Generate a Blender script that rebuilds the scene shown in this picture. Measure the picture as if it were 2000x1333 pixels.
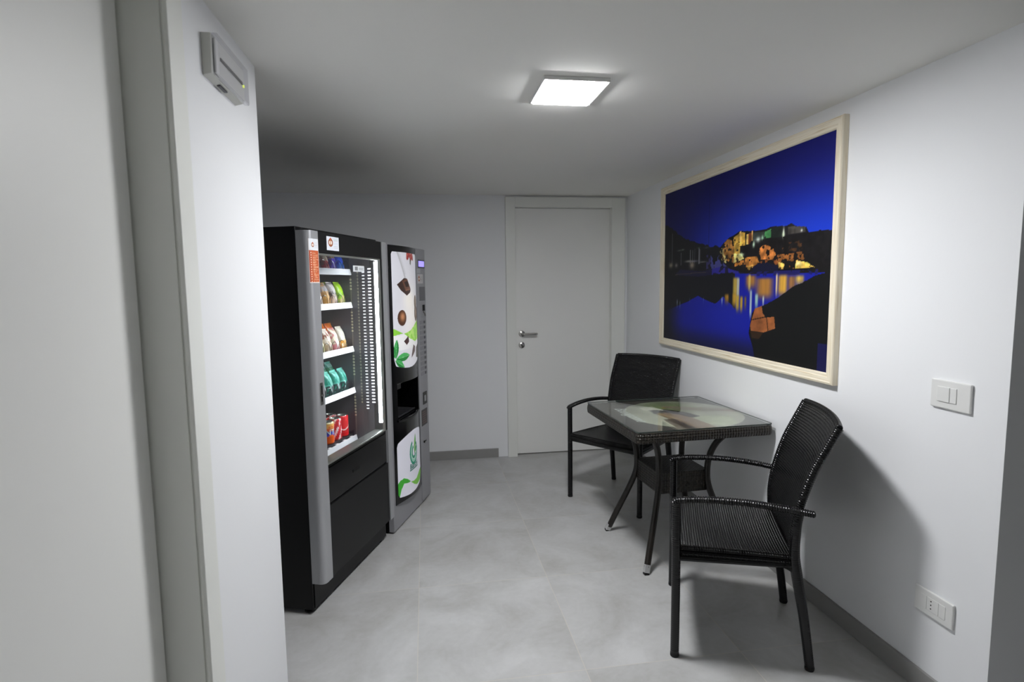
import bpy, math, random
import numpy as np
from mathutils import Vector, Matrix

for o in list(bpy.data.objects):
    bpy.data.objects.remove(o)
scene = bpy.context.scene
COL = scene.collection
R = math.radians

# ------------------------------------------------------------------ camera
YAW, PITCH, ROLL = R(8.66879), R(5.66952), R(-0.69131)
fw = Vector((math.sin(YAW) * math.cos(PITCH), math.cos(YAW) * math.cos(PITCH), -math.sin(PITCH)))
r0 = Vector((math.cos(YAW), -math.sin(YAW), 0))
u0 = r0.cross(fw)
rr = r0 * math.cos(ROLL) + u0 * math.sin(ROLL)
uu = -r0 * math.sin(ROLL) + u0 * math.cos(ROLL)
cam_d = bpy.data.cameras.new('camera')
cam_d.sensor_width = 36.0
cam_d.lens = 19.878
cam_d.clip_start = 0.02
cam_d.dof.use_dof = True
cam_d.dof.focus_distance = 2.6
cam_d.dof.aperture_fstop = 3.5
cam = bpy.data.objects.new('camera', cam_d)
COL.objects.link(cam)
m = Matrix(((rr.x, uu.x, -fw.x, 0), (rr.y, uu.y, -fw.y, 0), (rr.z, uu.z, -fw.z, 1.43), (0, 0, 0, 1)))
cam.matrix_world = m
scene.camera = cam

# ------------------------------------------------------------------ world, exposure
w = bpy.data.worlds.new('world')
w.use_nodes = True
w.node_tree.nodes['Background'].inputs[0].default_value = (0.6, 0.65, 0.7, 1)
w.node_tree.nodes['Background'].inputs[1].default_value = 0.02
scene.world = w
scene.view_settings.view_transform = 'Standard'
scene.view_settings.look = 'None'
scene.view_settings.gamma = 1
scene.view_settings.use_curve_mapping = False
scene.view_settings.exposure = 0.0
scene.cycles.max_bounces = 16
scene.cycles.diffuse_bounces = 10
scene.cycles.glossy_bounces = 6
scene.cycles.transparent_max_bounces = 16
LAMP = 200.0          # radiance of the ceiling light's diffuser

# ------------------------------------------------------------------ helpers
def lin(c):
    a = np.asarray(c, float)
    a = a / 255.0
    return np.where(a <= 0.04045, a / 12.92, ((a + 0.055) / 1.055) ** 2.4)

def l4(c):
    v = lin(c)
    return (float(v[0]), float(v[1]), float(v[2]), 1.0)

def mat(name, color, rough=0.5, metal=0.0, spec=0.5, emit=None, es=0.0, coat=0.0):
    m = bpy.data.materials.new(name)
    m.use_nodes = True
    b = m.node_tree.nodes['Principled BSDF']
    b.inputs['Base Color'].default_value = l4(color)
    b.inputs['Roughness'].default_value = rough
    b.inputs['Metallic'].default_value = metal
    b.inputs['Specular IOR Level'].default_value = spec
    b.inputs['Coat Weight'].default_value = coat
    b.inputs['Coat Roughness'].default_value = 0.08
    if emit is not None:
        b.inputs['Emission Color'].default_value = l4(emit)
        b.inputs['Emission Strength'].default_value = es
    return m

def nodes(m):
    return m.node_tree.nodes, m.node_tree.links, m.node_tree.nodes['Principled BSDF']

def noise_bump(m, scale, strength, dist=0.002, detail=4):
    N, L, b = nodes(m)
    tc = N.new('ShaderNodeTexCoord')
    n = N.new('ShaderNodeTexNoise')
    n.inputs['Scale'].default_value = scale
    n.inputs['Detail'].default_value = detail
    L.new(tc.outputs['Object'], n.inputs['Vector'])
    bp = N.new('ShaderNodeBump')
    bp.inputs['Strength'].default_value = strength
    bp.inputs['Distance'].default_value = dist
    L.new(n.outputs['Fac'], bp.inputs['Height'])
    L.new(bp.outputs['Normal'], b.inputs['Normal'])
    return m

def mth(N, L, op, a, b=None):
    n = N.new('ShaderNodeMath')
    n.operation = op
    for i, v in enumerate((a, b)):
        if v is None:
            continue
        if isinstance(v, (int, float)):
            n.inputs[i].default_value = v
        else:
            L.new(v, n.inputs[i])
    return n.outputs[0]

def weave(name, c1, c2, p, rough=0.35, dist=0.0025, var=1.0):
    """basket weave of flat strips, driven by metric UVs; the only shade is the bump"""
    m = mat(name, c1, rough, spec=0.5)
    N, L, b = nodes(m)
    uv = N.new('ShaderNodeUVMap')
    sp = N.new('ShaderNodeSeparateXYZ')
    L.new(uv.outputs[0], sp.inputs[0])
    U = mth(N, L, 'DIVIDE', sp.outputs[0], p)
    V = mth(N, L, 'DIVIDE', sp.outputs[1], p)
    fu = mth(N, L, 'FLOOR', U)
    fv = mth(N, L, 'FLOOR', V)
    def strip(prof, along, shift):
        s = mth(N, L, 'ABSOLUTE', mth(N, L, 'SINE', mth(N, L, 'MULTIPLY', prof, math.pi)))
        s = mth(N, L, 'POWER', s, 0.6)
        c = mth(N, L, 'COSINE', mth(N, L, 'MULTIPLY', mth(N, L, 'ADD', along, shift), math.pi))
        c = mth(N, L, 'ADD', mth(N, L, 'MULTIPLY', c, 0.5), 0.5)
        return mth(N, L, 'MULTIPLY', s, c)
    h1 = strip(V, mth(N, L, 'SUBTRACT', U, 0.5), fv)
    h2 = strip(U, mth(N, L, 'ADD', V, 0.5), fu)
    h = mth(N, L, 'MAXIMUM', h1, h2)
    bp = N.new('ShaderNodeBump')
    bp.inputs['Strength'].default_value = 1.0
    bp.inputs['Distance'].default_value = dist
    L.new(h, bp.inputs['Height'])
    L.new(bp.outputs['Normal'], b.inputs['Normal'])
    if c2 is not None:
        n = N.new('ShaderNodeTexNoise')
        n.inputs['Scale'].default_value = 45
        tc = N.new('ShaderNodeTexCoord')
        L.new(tc.outputs['Object'], n.inputs['Vector'])
        cr = N.new('ShaderNodeValToRGB')
        cr.color_ramp.elements[0].position = 0.35
        cr.color_ramp.elements[1].position = 0.7
        cr.color_ramp.elements[0].color = l4(c1)
        cr.color_ramp.elements[1].color = l4(c2)
        L.new(n.outputs['Fac'], cr.inputs['Fac'])
        L.new(cr.outputs['Color'], b.inputs['Base Color'])
    return m

def thin_glass(name, ior=1.5, tint=(0.97, 0.98, 0.975), rough=0.0, boost=1.0):
    m = bpy.data.materials.new(name)
    m.use_nodes = True
    N, L = m.node_tree.nodes, m.node_tree.links
    N.clear()
    out = N.new('ShaderNodeOutputMaterial')
    mix = N.new('ShaderNodeMixShader')
    tr = N.new('ShaderNodeBsdfTransparent')
    tr.inputs[0].default_value = (*tint, 1)
    gl = N.new('ShaderNodeBsdfGlossy')
    gl.inputs['Roughness'].default_value = rough
    fr = N.new('ShaderNodeFresnel')
    fr.inputs['IOR'].default_value = ior
    geo = N.new('ShaderNodeNewGeometry')
    # same reflectance on both sides of the pane
    mx = N.new('ShaderNodeMath')
    mx.operation = 'MULTIPLY'
    mx.inputs[1].default_value = boost
    mx.use_clamp = True
    lw = N.new('ShaderNodeLayerWeight')
    lw.inputs['Blend'].default_value = 0.5
    pw = N.new('ShaderNodeMath')
    pw.operation = 'POWER'
    pw.inputs[1].default_value = 4.0
    ad = N.new('ShaderNodeMath')
    ad.operation = 'MULTIPLY_ADD'
    ad.inputs[1].default_value = 0.92
    ad.inputs[2].default_value = 0.05
    L.new(lw.outputs['Facing'], pw.inputs[0])
    L.new(pw.outputs[0], ad.inputs[0])
    L.new(ad.outputs[0], mx.inputs[0])
    L.new(mx.outputs[0], mix.inputs[0])
    L.new(tr.outputs[0], mix.inputs[1])
    L.new(gl.outputs[0], mix.inputs[2])
    L.new(mix.outputs[0], out.inputs[0])
    return m

def paint_mat(name, rough=0.5, es=0.0, spec=0.5, coat=0.0):
    """colour printed on the surface (stored with the mesh)"""
    m = mat(name, (200, 200, 200), rough, spec=spec, coat=coat)
    N, L, b = nodes(m)
    a = N.new('ShaderNodeAttribute')
    a.attribute_name = 'print'
    L.new(a.outputs['Color'], b.inputs['Base Color'])
    if es > 0:
        L.new(a.outputs['Color'], b.inputs['Emission Color'])
        b.inputs['Emission Strength'].default_value = es
    return m

class MB:
    def __init__(s):
        s.v, s.f, s.uv = [], [], []
    def add(s, vs, fs, uvs=None):
        n = len(s.v)
        s.v += [tuple(map(float, v)) for v in vs]
        for k, f in enumerate(fs):
            s.f.append([i + n for i in f])
            s.uv.append([uvs[i] for i in f] if uvs is not None else None)
        return s
    def quad(s, a, b, c, d):
        return s.add([a, b, c, d], [(0, 1, 2, 3)])
    def box(s, x0, x1, y0, y1, z0, z1):
        vs = [(x, y, z) for x in (x0, x1) for y in (y0, y1) for z in (z0, z1)]
        fs = [(0, 1, 3, 2), (4, 6, 7, 5), (0, 4, 5, 1), (2, 3, 7, 6), (0, 2, 6, 4), (1, 5, 7, 3)]
        n = len(s.v)
        s.v += vs
        for f in fs:
            s.f.append([i + n for i in f])
            uv = []
            P = [vs[i] for i in f]
            ax = [max(q[k] for q in P) - min(q[k] for q in P) for k in range(3)]
            if ax[2] < 1e-9: idx = (0, 1)
            elif ax[1] < 1e-9: idx = (0, 2)
            else: idx = (1, 2)
            s.uv.append([(q[idx[0]], q[idx[1]]) for q in P])
        return s
    def prism(s, prof, a, b, axis='z'):
        """prof: closed list of 2D points extruded from a to b"""
        n = len(prof)
        def P(p, h):
            if axis == 'z': return (p[0], p[1], h)
            if axis == 'y': return (p[0], h, p[1])
            return (h, p[0], p[1])
        vs = [P(p, a) for p in prof] + [P(p, b) for p in prof]
        fs = [tuple(range(n))[::-1], tuple(range(n, 2 * n))]
        fs += [(i, (i + 1) % n, n + (i + 1) % n, n + i) for i in range(n)]
        return s.add(vs, fs)
    def tube(s, path, r, seg=12, wrap=None, amp=0.0, step=None, flat=1.0, up=None, cap=True):
        """path: list of points (catmull smoothed when step given); r: number or list; wrap: period of wound strip"""
        P = [Vector(p) for p in path]
        rad = list(r) if hasattr(r, '__len__') else [r] * len(P)
        if step:
            Q, RR = [], []
            for i in range(len(P) - 1):
                p0, p1, p2, p3 = P[max(i - 1, 0)], P[i], P[i + 1], P[min(i + 2, len(P) - 1)]
                n = max(1, int((p2 - p1).length / step))
                for k in range(n):
                    t = k / n
                    q = 0.5 * ((2 * p1) + (p2 - p0) * t + (2 * p0 - 5 * p1 + 4 * p2 - p3) * t * t + (-p0 + 3 * p1 - 3 * p2 + p3) * t ** 3)
                    Q.append(q)
                    RR.append(rad[i] * (1 - t) + rad[i + 1] * t)
            Q.append(P[-1]); RR.append(rad[-1])
            P, rad = Q, RR
        vs, uvs, fs = [], [], []
        L = 0.0
        upv = Vector(up) if up else None
        prev = None
        for i, p in enumerate(P):
            d = (P[min(i + 1, len(P) - 1)] - P[max(i - 1, 0)]).normalized()
            if i: L += (p - P[i - 1]).length
            if upv is not None:
                a = upv - d * upv.dot(d)
            elif prev is None:
                a = d.cross(Vector((0.13, 0.91, 0.31)))
            else:
                a = prev - d * prev.dot(d)
            a.normalize()
            prev = a
            b = d.cross(a)
            rr_ = rad[i]
            if wrap:
                rr_ = rr_ - amp + amp * abs(math.sin(math.pi * L / wrap)) ** 0.7
            for k in range(seg):
                t = 2 * math.pi * k / seg
                vs.append(p + a * (math.cos(t) * rr_) + b * (math.sin(t) * rr_ * flat))
                uvs.append((L, rad[i] * t))
        for i in range(len(P) - 1):
            for k in range(seg):
                k2 = (k + 1) % seg
                fs.append((i * seg + k, i * seg + k2, (i + 1) * seg + k2, (i + 1) * seg + k))
        if cap:
            fs.append(tuple(range(seg))[::-1])
            fs.append(tuple((len(P) - 1) * seg + k for k in range(seg)))
        return s.add(vs, fs, uvs)
    def lathe(s, prof, c=(0, 0, 0), seg=28, axis='z'):
        vs, fs = [], []
        n = len(prof)
        for k in range(seg):
            t = 2 * math.pi * k / seg
            for (r, h) in prof:
                x, y = r * math.cos(t), r * math.sin(t)
                if axis == 'z': q = (x, y, h)
                elif axis == 'y': q = (x, h, y)
                else: q = (h, x, y)
                vs.append((q[0] + c[0], q[1] + c[1], q[2] + c[2]))
        for k in range(seg):
            k2 = (k + 1) % seg
            for i in range(n - 1):
                fs.append((k * n + i, k2 * n + i, k2 * n + i + 1, k * n + i + 1))
        if prof[0][0] > 1e-6: fs.append(tuple(k * n for k in range(seg))[::-1])
        if prof[-1][0] > 1e-6: fs.append(tuple(k * n + n - 1 for k in range(seg)))
        return s.add(vs, fs)
    def slab(s, nx, ny, top, bot, uvf=None):
        """closed slab; top(a,b), bot(a,b) with a,b in 0..1"""
        vs, uvs, fs = [], [], []
        for fn in (top, bot):
            for j in range(ny + 1):
                for i in range(nx + 1):
                    q = fn(i / nx, j / ny)
                    vs.append(q)
                    uvs.append(uvf(i / nx, j / ny) if uvf else (0, 0))
        W = nx + 1
        T = W * (ny + 1)
        for j in range(ny):
            for i in range(nx):
                a = j * W + i
                fs.append((a, a + 1, a + W + 1, a + W))
                fs.append((T + a, T + a + W, T + a + W + 1, T + a + 1))
        for i in range(nx):
            fs.append((i, T + i, T + i + 1, i + 1))
            a = ny * W + i
            fs.append((a, a + 1, T + a + 1, T + a))
        for j in range(ny):
            a = j * W
            fs.append((a, a + W, T + a + W, T + a))
            a = j * W + nx
            fs.append((a, T + a, T + a + W, a + W))
        return s.add(vs, fs, uvs)
    def build(s, name, m, parent=None, smooth=False, bevel=0.0, seg=2):
        me = bpy.data.meshes.new(name)
        me.from_pydata(s.v, [], s.f)
        if any(u is not None for u in s.uv):
            ul = me.uv_layers.new(name='UVMap')
            flat = []
            for f, u in zip(s.f, s.uv):
                for k in range(len(f)):
                    flat += list(u[k]) if u is not None else [0.0, 0.0]
            ul.data.foreach_set('uv', flat)
        me.materials.append(m)
        me.update()
        o = bpy.data.objects.new(name, me)
        COL.objects.link(o)
        if parent is not None:
            o.parent = parent
        fix_normals(me)
        if smooth:
            me.shade_smooth()
            try:
                me.set_sharp_from_angle(angle=R(40))
            except Exception:
                pass
        if bevel > 0:
            b = o.modifiers.new('bevel', 'BEVEL')
            b.width = bevel
            b.segments = seg
            b.limit_method = 'ANGLE'
            b.angle_limit = R(40)
            b.harden_normals = False
        return o

def fix_normals(me):
    import bmesh
    bm = bmesh.new()
    bm.from_mesh(me)
    bmesh.ops.recalc_face_normals(bm, faces=bm.faces)
    bm.to_mesh(me)
    bm.free()

def tag(o, label=None, cat=None, group=None, kind=None):
    if label: o['label'] = label
    if cat: o['category'] = cat
    if group: o['group'] = group
    if kind: o['kind'] = kind
    return o

def empty(name, loc=(0, 0, 0), rz=0.0, **k):
    o = bpy.data.objects.new(name, None)
    o.empty_display_size = 0.1
    o.location = loc
    o.rotation_euler = (0, 0, rz)
    COL.objects.link(o)
    return tag(o, **k) if k else o

def structure(name, mb, m, label=None, **k):
    o = mb.build(name, m, **k)
    o['kind'] = 'structure'
    if label: o['label'] = label
    return o

def printed(name, m, nu, nv, pos, col, parent=None, inside=None, back=0.0):
    """surface grid carrying a printed design: pos(a,b)->xyz, col(A,B)->sRGB array, inside(A,B)->mask"""
    a = np.linspace(0, 1, nu + 1)
    b = np.linspace(0, 1, nv + 1)
    A, B = np.meshgrid(a, b)
    vs = [pos(x, y) for x, y in zip(A.ravel(), B.ravel())]
    C = col(A, B)
    fs = []
    ok = np.ones((nv, nu), bool)
    if inside is not None:
        Ac, Bc = np.meshgrid((a[1:] + a[:-1]) / 2, (b[1:] + b[:-1]) / 2)
        ok = inside(Ac, Bc)
    W = nu + 1
    for j in range(nv):
        for i in range(nu):
            if ok[j, i]:
                q = j * W + i
                fs.append((q, q + 1, q + W + 1, q + W))
    me = bpy.data.meshes.new(name)
    me.from_pydata(vs, [], fs)
    at = me.color_attributes.new('print', 'FLOAT_COLOR', 'POINT')
    rgba = np.ones((len(vs), 4))
    rgba[:, :3] = lin(C.reshape(-1, 3))
    at.data.foreach_set('color', rgba.ravel())
    me.materials.append(m)
    # drop unused points
    import bmesh
    bm = bmesh.new()
    bm.from_mesh(me)
    bmesh.ops.delete(bm, geom=[v for v in bm.verts if not v.link_faces], context='VERTS')
    bm.to_mesh(me)
    bm.free()
    me.shade_smooth()
    o = bpy.data.objects.new(name, me)
    COL.objects.link(o)
    if parent is not None: o.parent = parent
    return o

def inpoly(A, B, poly):
    r = np.zeros(A.shape, bool)
    n = len(poly)
    for i in range(n):
        x1, y1 = poly[i]
        x2, y2 = poly[(i + 1) % n]
        c = ((y1 > B) != (y2 > B))
        with np.errstate(divide='ignore', invalid='ignore'):
            xi = (x2 - x1) * (B - y1) / (y2 - y1 + 1e-12) + x1
        r ^= c & (A < xi)
    return r

def vnoise(A, B, sx, sy, seed=0, octs=3):
    out = np.zeros(A.shape)
    amp, tot = 1.0, 0.0
    for o in range(octs):
        rs = np.random.RandomState(seed + o * 17)
        g = rs.rand(64, 64)
        x, y = (A * sx * 2 ** o) % 63, (B * sy * 2 ** o) % 63
        i, j = x.astype(int), y.astype(int)
        fx, fy = x - i, y - j
        fx, fy = fx * fx * (3 - 2 * fx), fy * fy * (3 - 2 * fy)
        v = g[j, i] * (1 - fx) * (1 - fy) + g[j, (i + 1) % 64] * fx * (1 - fy) + g[(j + 1) % 64, i] * (1 - fx) * fy + g[(j + 1) % 64, (i + 1) % 64] * fx * fy
        out += v * amp
        tot += amp
        amp *= 0.5
    return out / tot

def smooth01(x, a, b):
    t = np.clip((x - a) / (b - a), 0, 1)
    return t * t * (3 - 2 * t)

def mixc(C, col, mask):
    mk = np.asarray(mask, float)[..., None]
    return C * (1 - mk) + np.asarray(col, float) * mk

def text_part(name, body, size, m, parent, fn, shear=0.0, extrude=0.0, align='CENTER', bold=0.0, fine=0.0):
    """lettering as a mesh; fn maps each flat (x,y,z) to its place"""
    cu = bpy.data.curves.new('lettering', 'FONT')
    cu.body = body
    cu.size = size
    cu.shear = shear
    cu.extrude = extrude
    cu.offset = bold
    cu.align_x = align
    cu.align_y = 'CENTER'
    cu.resolution_u = 3
    tmp = bpy.data.objects.new('lettering', cu)
    COL.objects.link(tmp)
    dg = bpy.context.evaluated_depsgraph_get()
    me = bpy.data.meshes.new_from_object(tmp.evaluated_get(dg))
    bpy.data.objects.remove(tmp)
    if fine:
        import bmesh
        bm = bmesh.new()
        bm.from_mesh(me)
        bmesh.ops.triangulate(bm, faces=bm.faces)
        for _ in range(5):
            le = [e for e in bm.edges if e.calc_length() > fine]
            if not le: break
            bmesh.ops.subdivide_edges(bm, edges=le, cuts=1)
            bmesh.ops.triangulate(bm, faces=bm.faces)
        bm.to_mesh(me)
        bm.free()
    for v in me.vertices:
        v.co = fn(v.co.x, v.co.y, v.co.z)
    me.materials.clear()
    me.materials.append(m)
    me.name = name
    o = bpy.data.objects.new(name, me)
    COL.objects.link(o)
    o.parent = parent
    return o

# ------------------------------------------------------------------ materials
M = {}
M['wall'] = noise_bump(mat('white_wall_paint', (236, 237, 239), 0.7, spec=0.3), 60, 0.15, 0.001)
M['ceiling'] = noise_bump(mat('white_ceiling_paint', (236, 235, 231), 0.8, spec=0.2), 50, 0.1, 0.001)
M['doorpaint'] = mat('warm_white_door_lacquer', (233, 234, 229), 0.4)
M['leafpaint'] = noise_bump(mat('door_leaf_lacquer', (238, 238, 235), 0.45), 25, 0.05, 0.001)
M['plastic'] = mat('white_plastic', (225, 225, 223), 0.35)
M['plastic2'] = mat('aged_white_plastic', (205, 205, 198), 0.4)
M['gap'] = mat('dark_gap', (10, 10, 10), 0.9)
M['black'] = mat('black_enamel', (5, 5, 6), 0.4, spec=0.3)
M['blackmatte'] = mat('black_satin_panel', (13, 13, 14), 0.45, spec=0.35)
M['blackgloss'] = mat('black_gloss_plastic', (4, 4, 5), 0.14, spec=0.4)
M['greymetal'] = noise_bump(mat('silver_grey_paint', (176, 177, 180), 0.34, metal=0.45), 900, 0.05, 0.0004)
M['greycoffee'] = noise_bump(mat('graphite_silver_paint', (158, 158, 162), 0.4, metal=0.3), 900, 0.05, 0.0004)
M['chrome'] = mat('satin_chrome', (190, 188, 184), 0.25, metal=1.0)
M['alu'] = mat('aluminium_bead', (190, 192, 186), 0.3, metal=0.9)
M['liner'] = mat('dark_grey_liner', (74, 72, 82), 0.4)
M['linerdark'] = mat('dark_liner_back', (46, 45, 52), 0.6)
M['rail'] = mat('white_price_rail', (232, 232, 235), 0.4)
M['clipreflect'] = mat('pale_clip_and_reflection', (215, 210, 180), 0.35)  # shelf clips, and the faintest drawn reflections of the LED strip
M['tray'] = mat('grey_tray', (70, 70, 74), 0.4, metal=0.4)
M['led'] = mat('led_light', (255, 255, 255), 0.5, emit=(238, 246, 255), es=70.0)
M['ledreflect'] = mat('led_reflection_glow', (255, 255, 255), 0.5, emit=(240, 240, 250), es=1.3)  # glow given to the drawn reflections of the LED strip
M['lampdiff'] = mat('lamp_diffuser', (255, 255, 255), 0.5, emit=(252, 253, 255), es=LAMP)
M['print'] = paint_mat('printed_film', 0.4)
M['printgloss'] = paint_mat('printed_gloss', 0.28)
M['backlit'] = paint_mat('backlit_print', 0.3, es=0.42)
M['backlit2'] = paint_mat('softly_backlit_print', 0.25, es=0.25)
M['canvas'] = paint_mat('photo_print', 0.55, spec=0.25)
M['glass'] = thin_glass('window_glass')
M['tableglass'] = thin_glass('table_glass', boost=0.8)
M['weaveblack'] = weave('black_wicker', (4, 4, 5), None, 0.0095, rough=0.27, dist=0.0045)
M['wrapblack'] = mat('black_wicker_wrap', (4, 4, 5), 0.24)
M['weavebrown'] = weave('brown_wicker', (22, 18, 14), (46, 40, 31), 0.014, rough=0.35, dist=0.005)
M['wrapbrown'] = mat('brown_wicker_wrap', (26, 21, 16), 0.35)
M['whitepaint'] = mat('white_print', (215, 222, 216), 0.5)
M['tealprint'] = mat('teal_print', (30, 120, 100), 0.5)
M['display'] = mat('lilac_display', (170, 160, 250), 0.4, emit=(165, 150, 255), es=0.9)
M['lens'] = thin_glass('clear_lens', boost=1.2, tint=(0.93, 0.93, 0.95))
M['indicator'] = mat('yellow_green_led', (200, 220, 60), 0.4, emit=(220, 235, 90), es=1.2)
M['foot'] = mat('bright_metal_cap', (215, 215, 215), 0.3, metal=0.6)
M['rubber'] = mat('black_rubber', (12, 12, 12), 0.7)

def frame_material():
    m = mat('cream_distressed_wood', (214, 203, 178), 0.55)
    N, L, b = nodes(m)
    tc = N.new('ShaderNodeTexCoord')
    uv = N.new('ShaderNodeUVMap')
    mp = N.new('ShaderNodeMapping')
    mp.inputs['Scale'].default_value = (5, 160, 1)
    L.new(uv.outputs[0], mp.inputs['Vector'])
    n = N.new('ShaderNodeTexNoise')
    n.inputs['Scale'].default_value = 1.0
    n.inputs['Detail'].default_value = 3
    L.new(mp.outputs[0], n.inputs['Vector'])
    cr = N.new('ShaderNodeValToRGB')
    e = cr.color_ramp.elements
    e[0].position = 0.26; e[0].color = l4((186, 158, 116))
    e[1].position = 0.52; e[1].color = l4((236, 227, 206))
    k = e.new(0.36); k.color = l4((226, 212, 184))
    L.new(n.outputs['Fac'], cr.inputs['Fac'])
    L.new(cr.outputs['Color'], b.inputs['Base Color'])
    return m
M['frame'] = frame_material()

def floor_material():
    m = mat('grey_stone_tile', (150, 149, 147), 0.42)
    N, L, b = nodes(m)
    geo = N.new('ShaderNodeNewGeometry')
    sp = N.new('ShaderNodeSeparateXYZ')
    L.new(geo.outputs['Position'], sp.inputs[0])
    TX, TY, OX, OY = 0.62, 0.688, -0.065, 1.912
    U = mth(N, L, 'DIVIDE', mth(N, L, 'SUBTRACT', sp.outputs[0], OX), TX)
    V = mth(N, L, 'DIVIDE', mth(N, L, 'SUBTRACT', sp.outputs[1], OY), TY)
    iu, iv = mth(N, L, 'FLOOR', U), mth(N, L, 'FLOOR', V)
    du = mth(N, L, 'MULTIPLY', mth(N, L, 'ABSOLUTE', mth(N, L, 'SUBTRACT', U, mth(N, L, 'ROUND', U))), TX)
    dv = mth(N, L, 'MULTIPLY', mth(N, L, 'ABSOLUTE', mth(N, L, 'SUBTRACT', V, mth(N, L, 'ROUND', V))), TY)
    d = mth(N, L, 'MINIMUM', du, dv)
    seam = mth(N, L, 'LESS_THAN', d, 0.0017)
    wn = N.new('ShaderNodeTexWhiteNoise')
    wn.noise_dimensions = '2D'
    cb = N.new('ShaderNodeCombineXYZ')
    L.new(iu, cb.inputs[0]); L.new(iv, cb.inputs[1])
    L.new(cb.outputs[0], wn.inputs['Vector'])
    off = N.new('ShaderNodeVectorMath'); off.operation = 'MULTIPLY_ADD'
    L.new(wn.outputs['Color'], off.inputs[0])
    off.inputs[1].default_value = (9, 9, 9)
    L.new(geo.outputs['Position'], off.inputs[2])
    n1 = N.new('ShaderNodeTexNoise')
    n1.inputs['Scale'].default_value = 3.2; n1.inputs['Detail'].default_value = 7; n1.inputs['Roughness'].default_value = 0.62
    n1.inputs['Distortion'].default_value = 0.6
    L.new(off.outputs[0], n1.inputs['Vector'])
    n2 = N.new('ShaderNodeTexNoise')
    n2.inputs['Scale'].default_value = 38; n2.inputs['Detail'].default_value = 4
    L.new(geo.outputs['Position'], n2.inputs['Vector'])
    s = mth(N, L, 'ADD', mth(N, L, 'MULTIPLY', n1.outputs['Fac'], 0.86), mth(N, L, 'MULTIPLY', n2.outputs['Fac'], 0.14))
    s = mth(N, L, 'ADD', s, mth(N, L, 'MULTIPLY', mth(N, L, 'SUBTRACT', wn.outputs['Value'], 0.5), 0.06))
    cr = N.new('ShaderNodeValToRGB')
    e = cr.color_ramp.elements
    e[0].position = 0.30; e[0].color = l4((160, 158, 154))
    e[1].position = 0.68; e[1].color = l4((192, 192, 192))
    k = e.new(0.5); k.color = l4((178, 178, 177))
    L.new(s, cr.inputs['Fac'])
    mx = N.new('ShaderNodeMix'); mx.data_type = 'RGBA'
    L.new(mth(N, L, 'MULTIPLY', seam, 0.55), mx.inputs['Factor'])
    L.new(cr.outputs['Color'], mx.inputs['A'])
    mx.inputs['B'].default_value = l4((200, 194, 182))
    L.new(mx.outputs['Result'], b.inputs['Base Color'])
    ro = N.new('ShaderNodeMapRange')
    ro.inputs['From Min'].default_value = 0.3; ro.inputs['From Max'].default_value = 0.7
    ro.inputs['To Min'].default_value = 0.36; ro.inputs['To Max'].default_value = 0.52
    L.new(n1.outputs['Fac'], ro.inputs['Value'])
    L.new(ro.outputs[0], b.inputs['Roughness'])
    return m
M['floor'] = floor_material()
M['skirting'] = noise_bump(mat('grey_stone_skirting', (146, 145, 143), 0.45), 20, 0.05)

# ------------------------------------------------------------------ the room
CZ = 2.146
structure('floor', MB().box(-2.2, 4.3, -3.4, 5.0, -0.1, 0.0), M['floor'])
structure('ceiling', MB().box(-2.2, 4.3, -3.4, 5.0, CZ, CZ + 0.1), M['ceiling'])
structure('wall_right', MB().box(1.68, 4.3, 1.39, 5.0, 0, CZ), M['wall'])
structure('wall_corridor_right', MB().box(4.0, 4.3, -3.4, 1.39, 0, CZ), M['wall'])
structure('wall_rear', MB().box(-2.2, 4.0, -3.4, -3.0, 0, CZ), M['wall'])
structure('wall_left', MB().box(-2.2, -0.528, 1.345, 2.02, 0, CZ).box(-2.2, -0.528, 0.44, 1.345, 2.07, CZ).box(-2.2, -0.72, 0.44, 1.345, 0, 2.07), M['wall'])
structure('wall_near_left', MB().box(-2.2, -0.528, -3.0, 0.44, 0, CZ), M['wall'])
structure('wall_alcove', MB().box(-2.2, -1.62, 2.02, 4.58, 0, CZ), M['wall'])
structure('wall_back', MB().box(-2.2, 0.665, 4.58, 5.0, 0, CZ).box(1.64, 1.68, 4.58, 5.0, 0, CZ).box(0.665, 1.64, 4.58, 5.0, 2.11, CZ).box(0.665, 1.64, 4.72, 5.0, 0, 2.11), M['wall'])
structure('baseboard_back', MB().box(-1.6, 0.573, 4.568, 4.58, 0, 0.074), M['skirting'], bevel=0.001)
structure('baseboard_right', MB().box(1.669, 1.68, 1.39, 4.545, 0, 0.076), M['skirting'], bevel=0.001)
structure('baseboard_end', MB().box(1.669, 4.0, 1.379, 1.39, 0, 0.076), M['skirting'], bevel=0.001)

# far door with its frame and handle
d1 = empty('door_1', (1.16, 4.58, 0), 0, kind='structure')
def at(o, mb):          # shift from world into the parent's frame
    mb.v = [(x - o.location.x, y - o.location.y, z - o.location.z) for x, y, z in mb.v]
    return mb
fr = MB()
fr.box(0.652, 0.731, 4.545, 4.581, 0, 2.132).box(1.537, 1.652, 4.545, 4.581, 0, 2.132).box(0.731, 1.537, 4.545, 4.581, 2.052, 2.132)
at(d1, fr).build('door_frame', M['doorpaint'], d1, bevel=0.003)
jb = MB().box(0.716, 0.731, 4.581, 4.70, 0, 2.067).box(1.552, 1.567, 4.581, 4.70, 0, 2.067).box(0.731, 1.552, 4.581, 4.70, 2.052, 2.067)
jb.box(1.537, 1.545, 4.581, 4.6, 0, 2.052)
at(d1, jb).build('door_jamb', M['doorpaint'], d1, bevel=0.0015)
at(d1, MB().box(0.734, 1.549, 4.606, 4.65, 0.008, 2.049)).build('door_leaf', M['leafpaint'], d1, bevel=0.0015)
at(d1, MB().box(0.731, 1.552, 4.651, 4.66, 0, 2.052)).build('door_rebate', M['gap'], d1)
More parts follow.
